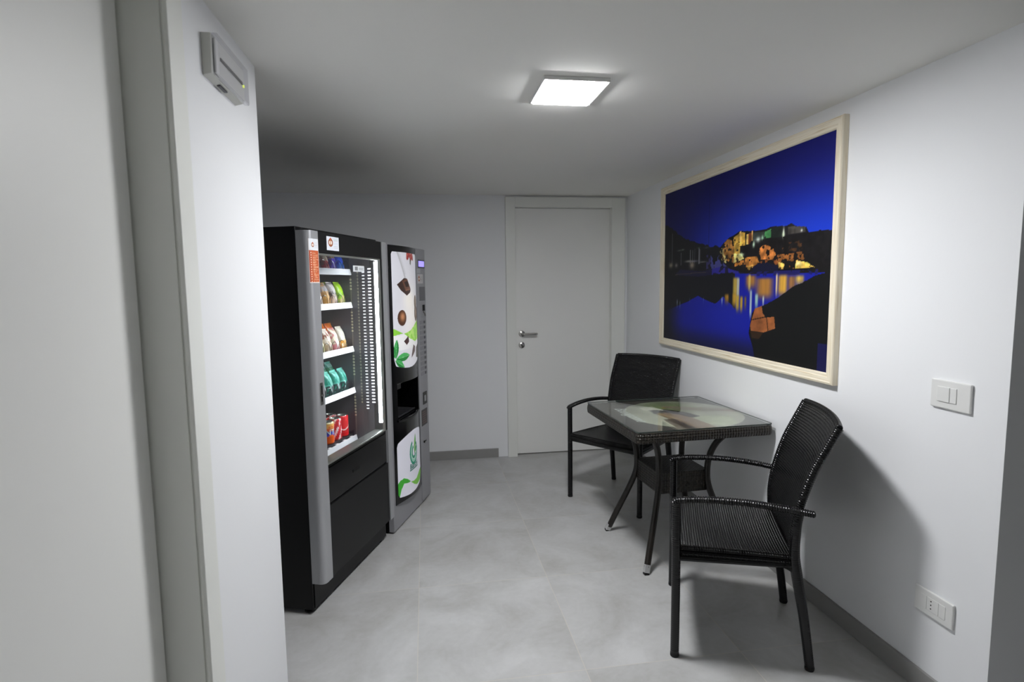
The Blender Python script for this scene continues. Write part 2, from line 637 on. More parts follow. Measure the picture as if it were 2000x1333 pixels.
h = MB().lathe([(0.0, -0.001), (0.026, -0.001), (0.026, -0.008), (0.022, -0.011), (0, -0.011)], (0.785, 4.606, 1.026), axis='y')
h.tube([(0.785, 4.60, 1.026), (0.785, 4.562, 1.026), (0.792, 4.551, 1.026), (0.81, 4.549, 1.026), (0.85, 4.549, 1.026), (0.893, 4.549, 1.026), (0.901, 4.553, 1.026), (0.902, 4.57, 1.026)], 0.0095, 12, step=0.006)
at(d1, h).build('door_handle', M['chrome'], d1, smooth=True)
k = MB().lathe([(0, -0.001), (0.026, -0.001), (0.026, -0.007), (0.022, -0.010), (0, -0.010)], (0.783, 4.606, 0.932), axis='y')
kp = at(d1, k).build('keyhole_plate', M['chrome'], d1, smooth=True)
kk = MB().lathe([(0, -0.0102), (0.0045, -0.0102), (0.0045, -0.0112), (0, -0.0112)], (0.783, 4.606, 0.938), axis='y', seg=12).box(0.7808, 0.7852, 4.5948, 4.5958, 0.922, 0.938)
at(d1, kk).build('keyhole', M['gap'], kp)

# near door on the left, closed, with its frame
d2 = empty('door_2', (-0.6, 0.9, 0), 0, kind='structure')
at(d2, MB().box(-0.65, -0.612, 0.462, 1.330, 0.006, 2.05)).build('door_leaf', M['leafpaint'], d2, bevel=0.002)
at(d2, MB().box(-0.72, -0.5320, 1.337, 1.3447, 0, 2.07).box(-0.5320, -0.5285, 1.3410, 1.3447, 0, 2.07).box(-0.72, -0.517, 0.4403, 0.452, 0, 2.07).box(-0.72, -0.517, 0.452, 1.337, 2.058, 2.0697)).build('door_jamb', M['doorpaint'], d2)
at(d2, MB().box(-0.5279, -0.517, 1.3372, 1.418, 0, 2.128).box(-0.5279, -0.517, 0.372, 0.4475, 0, 2.128).box(-0.5279, -0.517, 0.4475, 1.3372, 2.062, 2.128)).build('door_casing', M['doorpaint'], d2, bevel=0.002)
at(d2, MB().box(-0.66, -0.6505, 0.4525, 1.3365, 0.0, 2.057)).build('door_rebate', M['gap'], d2)
hh = MB().lathe([(0, 0.0), (0.026, 0.0), (0.026, 0.008), (0.022, 0.011), (0, 0.011)], (-0.612, 0.52, 1.03), axis='x')
hh.tube([(-0.605, 0.52, 1.03), (-0.575, 0.52, 1.03), (-0.566, 0.53, 1.03), (-0.566, 0.60, 1.03), (-0.566, 0.635, 1.03)], 0.0095, 12, step=0.006)
at(d2, hh).build('door_handle', M['chrome'], d2, smooth=True)

# ------------------------------------------------------------------ ceiling lamp
lamp = empty('ceiling_light', (0.543, 2.113, CZ), label='square white LED panel light glowing on the ceiling', cat='ceiling light')
hb = MB()
x0, x1, y0, y1 = -0.119, 0.119, -0.135, 0.135
ht, hb_ = 0.0, -0.024
hb.box(x0, x1, y0, y1, -0.014, -0.0005)
hb.build('lamp_housing', M['plastic'], lamp, bevel=.002)
MB().box(x0 + 0.012, x1 - 0.012, y0 + 0.010, y1 - 0.010, -0.0172, -0.0142).build('diffuser', M['lampdiff'], lamp)

# ------------------------------------------------------------------ emergency light on the left wall
em = empty('emergency_light', (-0.528, 1.676, 2.008), label='white emergency light with clear cover high on the left wall', cat='emergency light')
b = MB().prism([(0.0, -0.052), (0.022, -0.046), (0.024, 0.050), (0.0, 0.050)], -0.124, 0.124, 'y')
b.v = [(x, y, z) for x, y, z in b.v]
b.build('back_box', M['plastic2'], em, bevel=0.002)
c = MB().box(0.0245, 0.039, -0.124, 0.124, -0.051, 0.050)
c.build('clear_cover', M['lens'], em, bevel=0.003)
MB().box(0.0246, 0.030, -0.112, 0.112, -0.042, 0.042).build('reflector', M['plastic'], em, bevel=0.002)
MB().box(0.0305, 0.033, -0.085, 0.09, -0.004, 0.0045).build('lamp_tube', M['tray'], em, bevel=0.001)
MB().lathe([(0, 0), (0.004, 0), (0.004, 0.003), (0, 0.003)], (0.0305, 0.100, -0.004), axis='x', seg=10).build('indicator', M['indicator'], em)
MB().box(0.006, 0.015, -0.045, 0.01, -0.0525, -0.0485).build('bottom_latch', M['tray'], em, bevel=0.001)

# ------------------------------------------------------------------ switch and socket plates
def plate(name, y, z, wy, hz, label, cat):
    e = empty(name, (1.68, y, z), label=label, cat=cat)
    MB().box(-0.010, -0.0002, -wy / 2, wy / 2, -hz / 2, hz / 2).build('cover_plate', M['plastic'], e, bevel=0.004, seg=3)
    return e
sw = plate('light_switch', 1.568, 1.056, 0.142, 0.094, 'white double light switch plate on the right wall, above the socket', 'light switch')
MB().box(-0.0135, -0.0095, -0.0005, 0.044, -0.024, 0.025).build('rocker', M['plastic'], sw, bevel=0.001)
MB().box(-0.0125, -0.0095, -0.0245, -0.002, -0.024, 0.025).build('rocker', M['plastic'], sw, bevel=0.001)
so = plate('wall_socket', 1.580, 0.330, 0.146, 0.088, 'white three-hole wall socket low on the right wall above the skirting', 'socket')
MB().box(-0.0115, -0.0095, -0.0220, 0.0220, -0.0235, 0.0235).build('socket_insert', M['plastic'], so, bevel=0.001)
hl = MB()
for dz in (-0.013, 0.0, 0.013):
    hl.lathe([(0, -0.0117), (0.0026, -0.0117), (0.0026, -0.0110), (0, -0.0110)], (0, 0.006, dz), axis='x', seg=10)
hl.build('pin_holes', M['gap'], so)
MB().box(-0.0115, -0.0095, -0.047, -0.0235, -0.0235, 0.0235).build('blank_insert', M['plastic'], so, bevel=0.001)
MB().box(-0.0115, -0.0095, 0.0235, 0.047, -0.0235, 0.0235).build('blank_insert', M['plastic'], so, bevel=0.001)

# ------------------------------------------------------------------ framed photograph
PY0, PY1, PZ0, PZ1 = 2.082, 3.835, 0.998, 2.087
pf = empty('framed_picture', (1.68, (PY0 + PY1) / 2, (PZ0 + PZ1) / 2), label='large framed night photograph of a lit harbour castle, cream distressed frame', cat='picture')
def frame_bar(length, wd):
    """moulding profile: list of (inward distance, depth from wall)"""
    return [(0, 0.0), (0, 0.024), (0.003, 0.0285), (0.010, 0.030), (0.014, 0.027), (0.030, 0.0255), (0.034, 0.0225), (0.042, 0.0225), (0.047, 0.017), (0.047, 0.0)]
prof = frame_bar(0, 0)
hy, hz_ = (PY1 - PY0) / 2, (PZ1 - PZ0) / 2
corners = [(-1, -1), (1, -1), (1, 1), (-1, 1)]
fm = MB()
n = len(prof)
for side in range(4):
    a, b_ = corners[side], corners[(side + 1) % 4]
    vs, uvs, fs = [], [], []
    acc = 0.0
    for c_ in (a, b_):
        acc = 0.0
        for i, (ins, dep) in enumerate(prof):
            y = c_[0] * (hy - ins)
            z = c_[1] * (hz_ - ins)
            vs.append((-dep - 0.0005, y, z))
            if i: acc += math.hypot(ins - prof[i - 1][0], dep - prof[i - 1][1])
            along = (y if side in (0, 2) else z) + side * 3.1
            uvs.append((along, acc + side * 0.37))
    for i in range(n - 1):
        fs.append((i, i + 1, n + i + 1, n + i))
    fm.add(vs, fs, uvs)
fm.build('picture_frame', M['frame'], pf)
MB().box(-0.010, -0.0005, -hy + 0.03, hy - 0.03, -hz_ + 0.03, hz_ - 0.03).build('backing_board', M['plastic2'], pf)

def harbour(A, B):
    s, t = A, B
    n = vnoise(s, t, 14, 9, 3)
    nf = vnoise(s, t, 60, 40, 5, 2)
    # sky
    g = smooth01(t, 1.0, 0.58)
    C = np.zeros(s.shape + (3,)) + np.array([14, 14, 84.0])
    C = mixc(C, (22, 58, 200), g * (0.25 + 0.75 * smooth01(s, 0.1, 0.75)))
    C = mixc(C, (16, 16, 70), 0.55 * smooth01(s, 0.35, 0.0))
    C = mixc(C, (18, 30, 150), 0.35 * smooth01(s, 0.3, 1.0) * (1 - g))
    # water
    wt = (t < 0.44)
    W = np.zeros_like(C) + np.array([15, 26, 150.0])
    W = mixc(W, (20, 22, 60), smooth01(t, 0.14, 0.0) * 0.9)
    W = mixc(W, (24, 24, 30), smooth01(s, 0.20, 0.02) * 0.9)
    dark = inpoly(s, t + 0.012 * (n - 0.5), [(-0.1, 0.5), (0.55, 0.5), (0.56, 0.24), (0.482, 0.306), (0.43, 0.262), (0.352, 0.285), (0.30, 0.305), (0.224, 0.27), (0.10, 0.22), (-0.1, 0.15)])
    W = mixc(W, (19, 20, 26), dark)
    W = mixc(W, (22, 40, 170), 0.4 * np.exp(-((s - 0.5) / 0.18) ** 2 - ((t - 0.2) / 0.08) ** 2) * (~dark))
    C = np.where(wt[..., None], W, C)
    # left hill and marina
    hill = inpoly(s, t + 0.02 * (nf - 0.5), [(-0.1, 0.795), (0.012, 0.783), (0.069, 0.755), (0.177, 0.673), (0.281, 0.636), (0.336, 0.618), (0.389, 0.599), (0.46, 0.589), (0.5, 0.43), (-0.1, 0.43)])
    C = mixc(C, (20, 21, 24), hill)
    C = mixc(C, (50, 44, 90), hill & (nf > 0.62) & (s > 0.36) & (t < 0.55) & (t > 0.45))
    C = mixc(C, (60, 62, 120), (s > 0.39) & (s < 0.52) & (t > 0.47) & (t < 0.555) & (nf > 0.45))
    for (x, z0, z1, wd, br) in ((0.072, 0.5, 0.72, .0022, 80), (0.156, 0.5, 0.585, .002, 90), (0.233, 0.51, 0.595, .002, 110), (0.253, 0.51, 0.59, .0016, 80), (0.27, 0.51, 0.60, .0016, 80), (0.303, 0.5, 0.60, .002, 130), (0.31, 0.5, 0.59, .0016, 90), (0.05, 0.5, 0.6, .0016, 60)):
        C = mixc(C, (br, br, br + 6), (abs(s - x) < wd) & (t > z0) & (t < z1))
    C = mixc(C, (10, 10, 40), (abs(s - 0.374) < .002) & (t > 0.45) & (t < 1.1) & (t > 0.5))
    for (x, z, rx, rz, col) in ((0.062, 0.507, .018, .018, (150, 140, 120)), (0.113, 0.504, .013, .014, (130, 125, 120)), (0.22, 0.524, .03, .006, (150, 150, 135)), (0.26, 0.521, .04, .005, (120, 120, 140)), (0.249, 0.498, .02, .022, (165, 150, 130)), (0.33, 0.512, .03, .004, (120, 120, 120)), (0.14, 0.60, .02, .005, (90, 100, 90)), (0.17, 0.602, .012, .004, (120, 130, 120)), (0.30, 0.60, .012, .004, (70, 90, 70)), (0.36, 0.595, .02, .005, (60, 60, 70))):
        C = mixc(C, col, 0.85 * np.exp(-((s - x) / rx) ** 2 - ((t - z) / rz) ** 2))
    quay = inpoly(s, t, [(0.15, 0.475), (0.33, 0.455), (0.45, 0.475), (0.53, 0.478), (0.6, 0.47), (0.66, 0.45), (0.62, 0.43), (0.5, 0.44), (0.3, 0.425), (0.1, 0.44)])
    C = mixc(C, (26, 24, 54), quay)
    C = mixc(C, (40, 36, 130), quay & (nf > 0.55) & (s > 0.4))
    C = mixc(C, (70, 60, 60), quay & (abs(t - (0.448 + 0.03 * (s - 0.3))) < 0.002) & (s < 0.36))
    # castle hill
    cas = inpoly(s, t, [(0.445, 0.575), (0.474, 0.606), (0.508, 0.632), (0.541, 0.642), (0.572, 0.659), (0.643, 0.649), (0.713, 0.645), (0.743, 0.655), (0.814, 0.646), (0.833, 0.655), (0.857, 0.637), (0.897, 0.628), (0.908, 0.602), (0.953, 0.604), (1.1, 0.585), (1.1, 0.42), (0.62, 0.43), (0.52, 0.46), (0.45, 0.52)])
    C = mixc(C, (22, 20, 22), cas)
    C = mixc(C, (32, 30, 34), cas & (t > 0.6) & (s > 0.63) & (s < 0.9))
    def patch(poly, col, k=1.0, thr=0.0, jag=0.02):
        nonlocal C
        mk = inpoly(s + jag * (nf - 0.5), t + jag * (n - 0.5), poly) & cas
        mk = mk & (vnoise(s, t, 90, 60, 11, 2) > thr)
        sh = 0.65 + 0.7 * vnoise(s, t, 70, 50, 23, 2)
        cc = np.clip(np.asarray(col, float)[None, None] * sh[..., None], 0, 255)
        C = np.where(mk[..., None], C * (1 - k) + cc * k, C)
    patch([(0.48, 0.606), (0.508, 0.625), (0.536, 0.615), (0.545, 0.50), (0.5, 0.50), (0.465, 0.521)], (165, 112, 52), 0.95, 0.36)
    patch([(0.455, 0.56), (0.475, 0.585), (0.49, 0.52), (0.50, 0.49), (0.47, 0.505)], (215, 200, 130), 0.9, 0.42)
    patch([(0.541, 0.63), (0.578, 0.650), (0.581, 0.535), (0.543, 0.535)], (190, 150, 62), 0.95, 0.3, 0.006)
    patch([(0.572, 0.655), (0.606, 0.645), (0.608, 0.58), (0.572, 0.58)], (214, 168, 70), 1.0, 0.1, 0.002)
    patch([(0.577, 0.668), (0.583, 0.668), (0.583, 0.60), (0.577, 0.60)], (235, 190, 110), 0.9, 0, 0)
    patch([(0.614, 0.635), (0.626, 0.634), (0.625, 0.585), (0.615, 0.584)], (225, 185, 100), 1.0, 0, 0)
    patch([(0.643, 0.655), (0.650, 0.655), (0.650, 0.60), (0.643, 0.60)], (220, 170, 100), 0.9, 0, 0)
    patch([(0.626, 0.638), (0.643, 0.638), (0.640, 0.585), (0.626, 0.585)], (120, 60, 30), 0.8, 0, 0)
    patch([(0.652, 0.64), (0.71, 0.635), (0.71, 0.60), (0.652, 0.60)], (52, 60, 56), 0.9, 0, 0)
    patch([(0.713, 0.634), (0.742, 0.642), (0.743, 0.603), (0.706, 0.601)], (70, 140, 80), 0.9, 0.3, 0.004)
    patch([(0.745, 0.648), (0.795, 0.645), (0.795, 0.60), (0.745, 0.60)], (30, 38, 34), 0.9, 0, 0)
    patch([(0.82, 0.640), (0.895, 0.632), (0.895, 0.605), (0.82, 0.605)], (78, 74, 68), 0.8, 0.2, 0.004)
    patch([(0.543, 0.544), (0.586, 0.54), (0.600, 0.515), (0.545, 0.495)], (222, 205, 120), 0.95, 0.25)
    patch([(0.55, 0.505), (0.60, 0.505), (0.62, 0.48), (0.55, 0.478)], (190, 120, 50), 0.9, 0.4)
    patch([(0.684, 0.553), (0.711, 0.568), (0.751, 0.55), (0.765, 0.514), (0.744, 0.489), (0.704, 0.497), (0.68, 0.531)], (200, 122, 58), 0.95, 0.18)
    patch([(0.611, 0.518), (0.666, 0.518), (0.690, 0.485), (0.669, 0.455), (0.619, 0.462)], (188, 120, 52), 0.92, 0.3)
    patch([(0.69, 0.49), (0.78, 0.495), (0.78, 0.472), (0.69, 0.478)], (140, 78, 38), 0.85, 0.42)
    patch([(0.775, 0.515), (0.838, 0.520), (0.885, 0.525), (0.89, 0.487), (0.848, 0.449), (0.813, 0.446), (0.775, 0.478)], (150, 92, 42), 0.85, 0.38)
    patch([(0.80, 0.57), (0.885, 0.58), (0.89, 0.53), (0.80, 0.53)], (86, 54, 28), 0.7, 0.52)
    patch([(0.862, 0.486), (0.906, 0.470), (0.935, 0.446), (0.855, 0.446)], (250, 205, 92), 1.0, 0.05, 0.008)
    patch([(0.779, 0.482), (0.808, 0.472), (0.809, 0.446), (0.786, 0.446)], (240, 190, 92), 0.95, 0.2, 0.01)
    patch([(0.622, 0.47), (0.655, 0.475), (0.655, 0.445), (0.625, 0.445)], (225, 170, 80), 0.9, 0.25, 0.01)
    for (x, z, rx, rz, col) in ((0.678, 0.600, .011, .013, (225, 240, 225)), (0.655, 0.579, .006, .016, (190, 220, 190)), (0.70, 0.607, .005, .012, (170, 220, 180)), (0.801, 0.617, .0035, .022, (235, 245, 225)), (0.801, 0.607, .006, .012, (220, 235, 200)), (0.879, 0.615, .004, .006, (230, 235, 225)), (0.588, 0.532, .012, .010, (225, 245, 190)), (0.87, 0.468, .012, .01, (255, 240, 170))):
        C = mixc(C, col, np.exp(-((s - x) / rx) ** 2 - ((t - z) / rz) ** 2))
    grain = vnoise(s, t, 55, 40, 71, 2)
    C = np.where((cas & (t < 0.6))[..., None], C * (0.62 + 0.72 * grain)[..., None], C)
    C = mixc(C, (18, 16, 16), cas & (t < 0.60) & (vnoise(s, t, 48, 34, 83, 3) > 0.60) & (C.sum(-1) < 520))
    # bridge and shoreline strip
    C = mixc(C, (16, 18, 44), inpoly(s, t, [(0.654, 0.464), (0.677, 0.478), (0.727, 0.482), (0.775, 0.464), (0.79, 0.431), (0.654, 0.436)]))
    C = mixc(C, (8, 8, 14), (s > 0.78) & (s < 0.93) & (t > 0.438) & (t < 0.447))
    C = mixc(C, (24, 24, 90), (s > 0.60) & (s < 0.95) & (t > 0.418) & (t < 0.44) & (nf > 0.5))
    # golden reflections
    def streak(x, z1, z0, wd, col, k=0.95):
        nonlocal C
        e = np.exp(-((s - x) / wd) ** 4)
        v = smooth01(t, z0 - 0.03, z0 + 0.03) * smooth01(t, z1 + 0.012, z1 - 0.012)
        r = 0.75 + 0.35 * vnoise(s, t, 120, 4, 31, 2)
        mk = (k * e * v)[..., None]
        C = C * (1 - mk) + np.clip(np.asarray(col, float) * r[..., None], 0, 255) * mk
    streak(0.556, 0.412, 0.31, .014, (200, 170, 70))
    streak(0.574, 0.41, 0.30, .007, (225, 225, 190))
    streak(0.553, 0.325, 0.26, .012, (205, 160, 50))
    streak(0.573, 0.315, 0.235, .009, (215, 180, 60))
    streak(0.595, 0.31, 0.235, .008, (205, 165, 50))
    streak(0.618, 0.31, 0.25, .006, (150, 120, 40), 0.8)
    streak(0.505, 0.32, 0.275, .013, (180, 130, 40), 0.9)
    streak(0.645, 0.42, 0.36, .028, (190, 130, 52))
    streak(0.638, 0.425, 0.345, .006, (235, 205, 110))
    streak(0.718, 0.405, 0.31, .042, (198, 136, 54))
    streak(0.777, 0.423, 0.325, .004, (240, 215, 160))
    streak(0.805, 0.418, 0.325, .022, (225, 170, 56))
    streak(0.845, 0.412, 0.345, .016, (160, 110, 50), 0.9)
    streak(0.878, 0.413, 0.375, .018, (248, 205, 80))
    streak(0.648, 0.345, 0.21, .006, (180, 200, 200))
    streak(0.679, 0.325, 0.26, .008, (165, 205, 190))
    streak(0.714, 0.315, 0.27, .004, (215, 225, 215))
    streak(0.475, 0.30, 0.27, .004, (200, 220, 240))
    streak(0.127, 0.275, 0.235, .003, (170, 190, 210), 0.8)
    streak(0.152, 0.265, 0.225, .003, (150, 170, 190), 0.7)
    streak(0.235, 0.29, 0.265, .002, (120, 140, 190), 0.7)
    streak(0.345, 0.295, 0.275, .002, (150, 170, 230), 0.7)
    # near rocks
    rock = inpoly(s, t + 0.008 * (nf - 0.5), [(1.1, 0.44), (0.955, 0.42), (0.895, 0.385), (0.865, 0.374), (0.832, 0.349), (0.8, 0.323), (0.772, 0.301), (0.711, 0.267), (0.672, 0.248), (0.656, 0.225), (0.648, 0.17), (0.641, 0.122), (0.665, 0.052), (0.70, -0.1), (1.1, -0.1)])
    C = mixc(C, (15, 16, 17), rock)
    C = mixc(C, (20, 20, 70), rock & (s > 0.96) & (t < 0.12))
    org = inpoly(s, t, [(0.672, 0.251), (0.707, 0.267), (0.713, 0.231), (0.731, 0.21), (0.77, 0.218), (0.777, 0.161), (0.725, 0.137), (0.655, 0.133), (0.648, 0.16)])
    rc = np.array([150, 88, 48.0]) * (0.7 + 0.6 * vnoise(s, t, 40, 30, 41))[..., None]
    C = np.where(org[..., None], rc, C)
    C = mixc(C, (60, 36, 20), org & ((abs(s - 0.735 + 0.15 * (t - .2)) < .002) | (abs(t - 0.205 - 0.3 * (s - .70)) < 0.003)))
    C = mixc(C, (50, 34, 22), inpoly(s, t, [(0.65, 0.133), (0.72, 0.137), (0.70, 0.10), (0.66, 0.10)]))
    return np.clip(C, 0, 255)
iy, iz = hy - 0.046, hz_ - 0.046
ARTK = 1.0
printed('photo_print', M['canvas'], 460, 270, lambda a, b: (-0.0135, iy - a * 2 * iy, -iz + b * 2 * iz), harbour, pf)

# ------------------------------------------------------------------ wicker armchair
def wr(mb, path, r, amp=0.0026, **k):
    return mb.tube(path, r, 12, wrap=0.0085, amp=amp, step=0.0018, **k)

def make_chair(label, loc, rz):
    t = empty('wicker_armchair', loc, rz, label=label, cat='chair', group='black wicker armchairs at the table')
    for s in (-1, 1):
        a = MB()
        wr(a, [(s * .265, .214, .012), (s * .265, .214, .30), (s * .265, .216, .612)], 0.0165, amp=0.0009)
        lo = a.build('leg', M['wrapblack'], t, smooth=True)
        MB().lathe([(0, 0), (.0155, 0), (.017, .004), (.017, .013), (0, .013)], (s * .265, .214, 0), seg=14).build('foot_cap', M['rubber'], lo)
        a = MB()
        wr(a, [(s * .231, -.266, .012), (s * .228, -.240, .20), (s * .226, -.212, .36), (s * .226, -.202, .44), (s * .228, -.206, .54), (s * .231, -.216, .603)], [.0165, .0175, .020, .0185, .016, .014], amp=0.0009)
        lo = a.build('leg', M['wrapblack'], t, smooth=True)
        MB().lathe([(0, 0), (.0155, 0), (.017, .004), (.017, .013), (0, .013)], (s * .231, -.266, 0), seg=14).build('foot_cap', M['rubber'], lo)
        a = MB()
        wr(a, [(s * .265, .229, .606), (s * .265, .218, .617), (s * .265, .19, .6225), (s * .265, .128, .629), (s * .265, .04, .632), (s * .264, -.05, .629), (s * .262, -.134, .621), (s * .257, -.200, .612), (s * .252, -.256, .603)], 0.0125, flat=1.5, up=(0, 0, 1))
        a.build('armrest', M['wrapblack'], t, smooth=True)
    # seat: dished woven slab with rolled rim
    def wseat(b): return 0.252 - 0.03 * (1 - b)
    def top(a, b):
        x = (2 * a - 1) * wseat(b); y = -0.200 + 0.418 * b
        ex = (2 * a - 1) ** 2
        dz = -0.020 * (1 - ex) * math.sin(math.pi * min(1, max(0, 0.15 + 0.85 * b)))
        return (x, y, 0.441 + dz - 0.008 * (1 - b))
    def bot(a, b):
        q = top(a, b)
        return (q[0], q[1], 0.402)
    s_ = MB().slab(26, 22, top, bot, lambda a, b: (a * .5, b * .42))
    s_.box(-.25, .25, .20, .222, .397, .437)
    s_.tube([(-.252, .218, .432), (0, .222, .424), (.252, .218, .432)], .0105, 12, wrap=.0085, amp=.0030, step=.0018)
    s_.tube([(-.252, .218, .408), (0, .222, .404), (.252, .218, .408)], .0105, 10)
    for s in (-1, 1):
        s_.tube([(s * .254, .216, .432), (s * .238, 0, .430), (s * .224, -.20, .424)], .0105, 10, wrap=.0085, amp=.0030, step=.0018)
        s_.tube([(s * .254, .216, .408), (s * .238, 0, .406), (s * .224, -.20, .404)], .0105, 10)
    s_.build('seat', M['weaveblack'], t, smooth=True)
    # backrest: curved woven panel, rolled side rims and top rim
    prof = [(.385, -.212, .205), (.45, -.200, .214), (.52, -.197, .224), (.60, -.208, .232), (.68, -.228, .236), (.76, -.254, .238), (.84, -.290, .239), (.917, -.326, .240)]
    zs = np.array([p[0] for p in prof]); ys = np.array([p[1] for p in prof]); ws = np.array([p[2] for p in prof])
    from mathutils import geometry
    def spl(b, arr):
        # smooth interpolation through the profile
        k = b * (len(arr) - 1)
        i = min(int(k), len(arr) - 2)
        f = k - i
        p0, p1, p2, p3 = arr[max(i - 1, 0)], arr[i], arr[i + 1], arr[min(i + 2, len(arr) - 1)]
        return 0.5 * ((2 * p1) + (p2 - p0) * f + (2 * p0 - 5 * p1 + 4 * p2 - p3) * f * f + (-p0 + 3 * p1 - 3 * p2 + p3) * f ** 3)
    def bp(a, b, off):
        x = (2 * a - 1)
        wv, y, z = spl(b, ws), spl(b, ys), spl(b, zs)
        sag = -0.026 * (1 - x * x) * (0.35 + 0.65 * b)
        crown = 0.006 * (1 - x * x) * b ** 6
        return (x * wv, y + sag + off, z + crown)
    s_ = MB().slab(20, 40, lambda a, b: bp(a, b, .010), lambda a, b: bp(a, b, -.010), lambda a, b: (a * .48, b * .55))
    s_.build('backrest', M['weaveblack'], t, smooth=True)
    rim = MB()
    for a in (0, 1):
        wr(rim, [bp(a, b / 14, 0) for b in range(15)], 0.0155)
    wr(rim, [bp(a / 12, 1, 0) for a in range(13)], 0.012)
    rim.build('backrest_rim', M['wrapblack'], t, smooth=True)
    # frame rails below the seat
    r_ = MB()
    r_.tube([(-.226, -.204, .392), (.226, -.204, .392)], .010, 10)
    r_.tube([(-.262, .212, .394), (.262, .212, .394)], .009, 10)
    for s in (-1, 1):
        r_.tube([(s * .262, .212, .392), (s * .226, -.206, .392)], .010, 10)
        r_.tube([(s * .228, -.216, .34), (s * .2275, -.196, .375), (s * .232, -.165, .393)], .009, 8, step=.006)
    r_.build('seat_rail', M['wrapblack'], t, smooth=True)
    return t
chair1 = make_chair('black wicker armchair nearest the camera, in front of the table, facing left', (1.2155, 2.091, 0), R(156.54 - 90))
def copy_tree(o, parent=None):
    c = o.copy()
    COL.objects.link(c)
    c.parent = parent
    for ch in o.children:
        copy_tree(ch, c)
    return c
chair2 = copy_tree(chair1)
chair2.location = (1.2676, 3.5288, 0)
chair2.rotation_euler = (0, 0, R(218.07 - 90))
chair2['label'] = 'black wicker armchair beyond the table, beside the white door, facing the camera'

# ------------------------------------------------------------------ wicker table
TR = R(3.09)
tb = empty('wicker_table', (1.286, 2.806, 0), TR, label='square dark brown wicker table with glass top beside the right wall', cat='table')
hs = 0.353
a = MB()
rim_p = []
def rr_rect(h, r, seg=5):
    P = []
    for (cx_, cy_, a0) in ((h - r, h - r, 0), (-h + r, h - r, 90), (-h + r, -h + r, 180), (h - r, -h + r, 270)):
        for k in range(seg + 1):
            t = R(a0 + 90 * k / seg)
            P.append((cx_ + r * math.cos(t), cy_ + r * math.sin(t)))
    return P
def band(mb, hh, rr_, z0, z1, bulge=0.0, nz=5):
    P = rr_rect(hh, rr_)
    n = len(P)
    L = [0]
    for i in range(n):
        q, p = P[(i + 1) % n], P[i]
        L.append(L[-1] + math.hypot(q[0] - p[0], q[1] - p[1]))
    vs, uvs, fs = [], [], []
    for j in range(nz + 1):
        t = j / nz
        k = 1 + bulge * math.sin(math.pi * t) / hh
        for i in range(n + 1):
            p = P[i % n]
            vs.append((p[0] * k, p[1] * k, z0 + (z1 - z0) * t))
            uvs.append((L[i], (z1 - z0) * t))
    for j in range(nz):
        for i in range(n):
            q = j * (n + 1) + i
            fs.append((q, q + 1, q + n + 2, q + n + 1))
    mb.add(vs, fs, uvs)
    for z in (z0, z1):
        mb.add([(p[0], p[1], z) for p in P], [tuple(range(n))], [(p[0], p[1]) for p in P])
band(a, hs, .022, .688, .7345, .003)
a.build('tabletop', M['weavebrown'], tb, smooth=True)
g = MB()
g.prism(rr_rect(hs - .001, .015), .7392, .7450)
gl = g.build('glass_top', M['tableglass'], tb)
e_ = MB()
P_ = rr_rect(hs - .0005, .015)
e_.add([(p[0], p[1], z) for z in (.7392, .7450) for p in P_], [(i, (i + 1) % len(P_), len(P_) + (i + 1) % len(P_), len(P_) + i) for i in range(len(P_))])
e_.build('glass_edge', mat('dark_green_glass_edge', (62, 70, 66), 0.15), tb)
pd = MB()
for sx in (-1, 1):
    for sy in (-1, 1):
        MB().lathe([(0, .7346), (.009, .7346), (.009, .7391), (0, .7391)], (sx * .335, sy * .335, 0), seg=12).build('glass_pad', M['rubber'], tb)
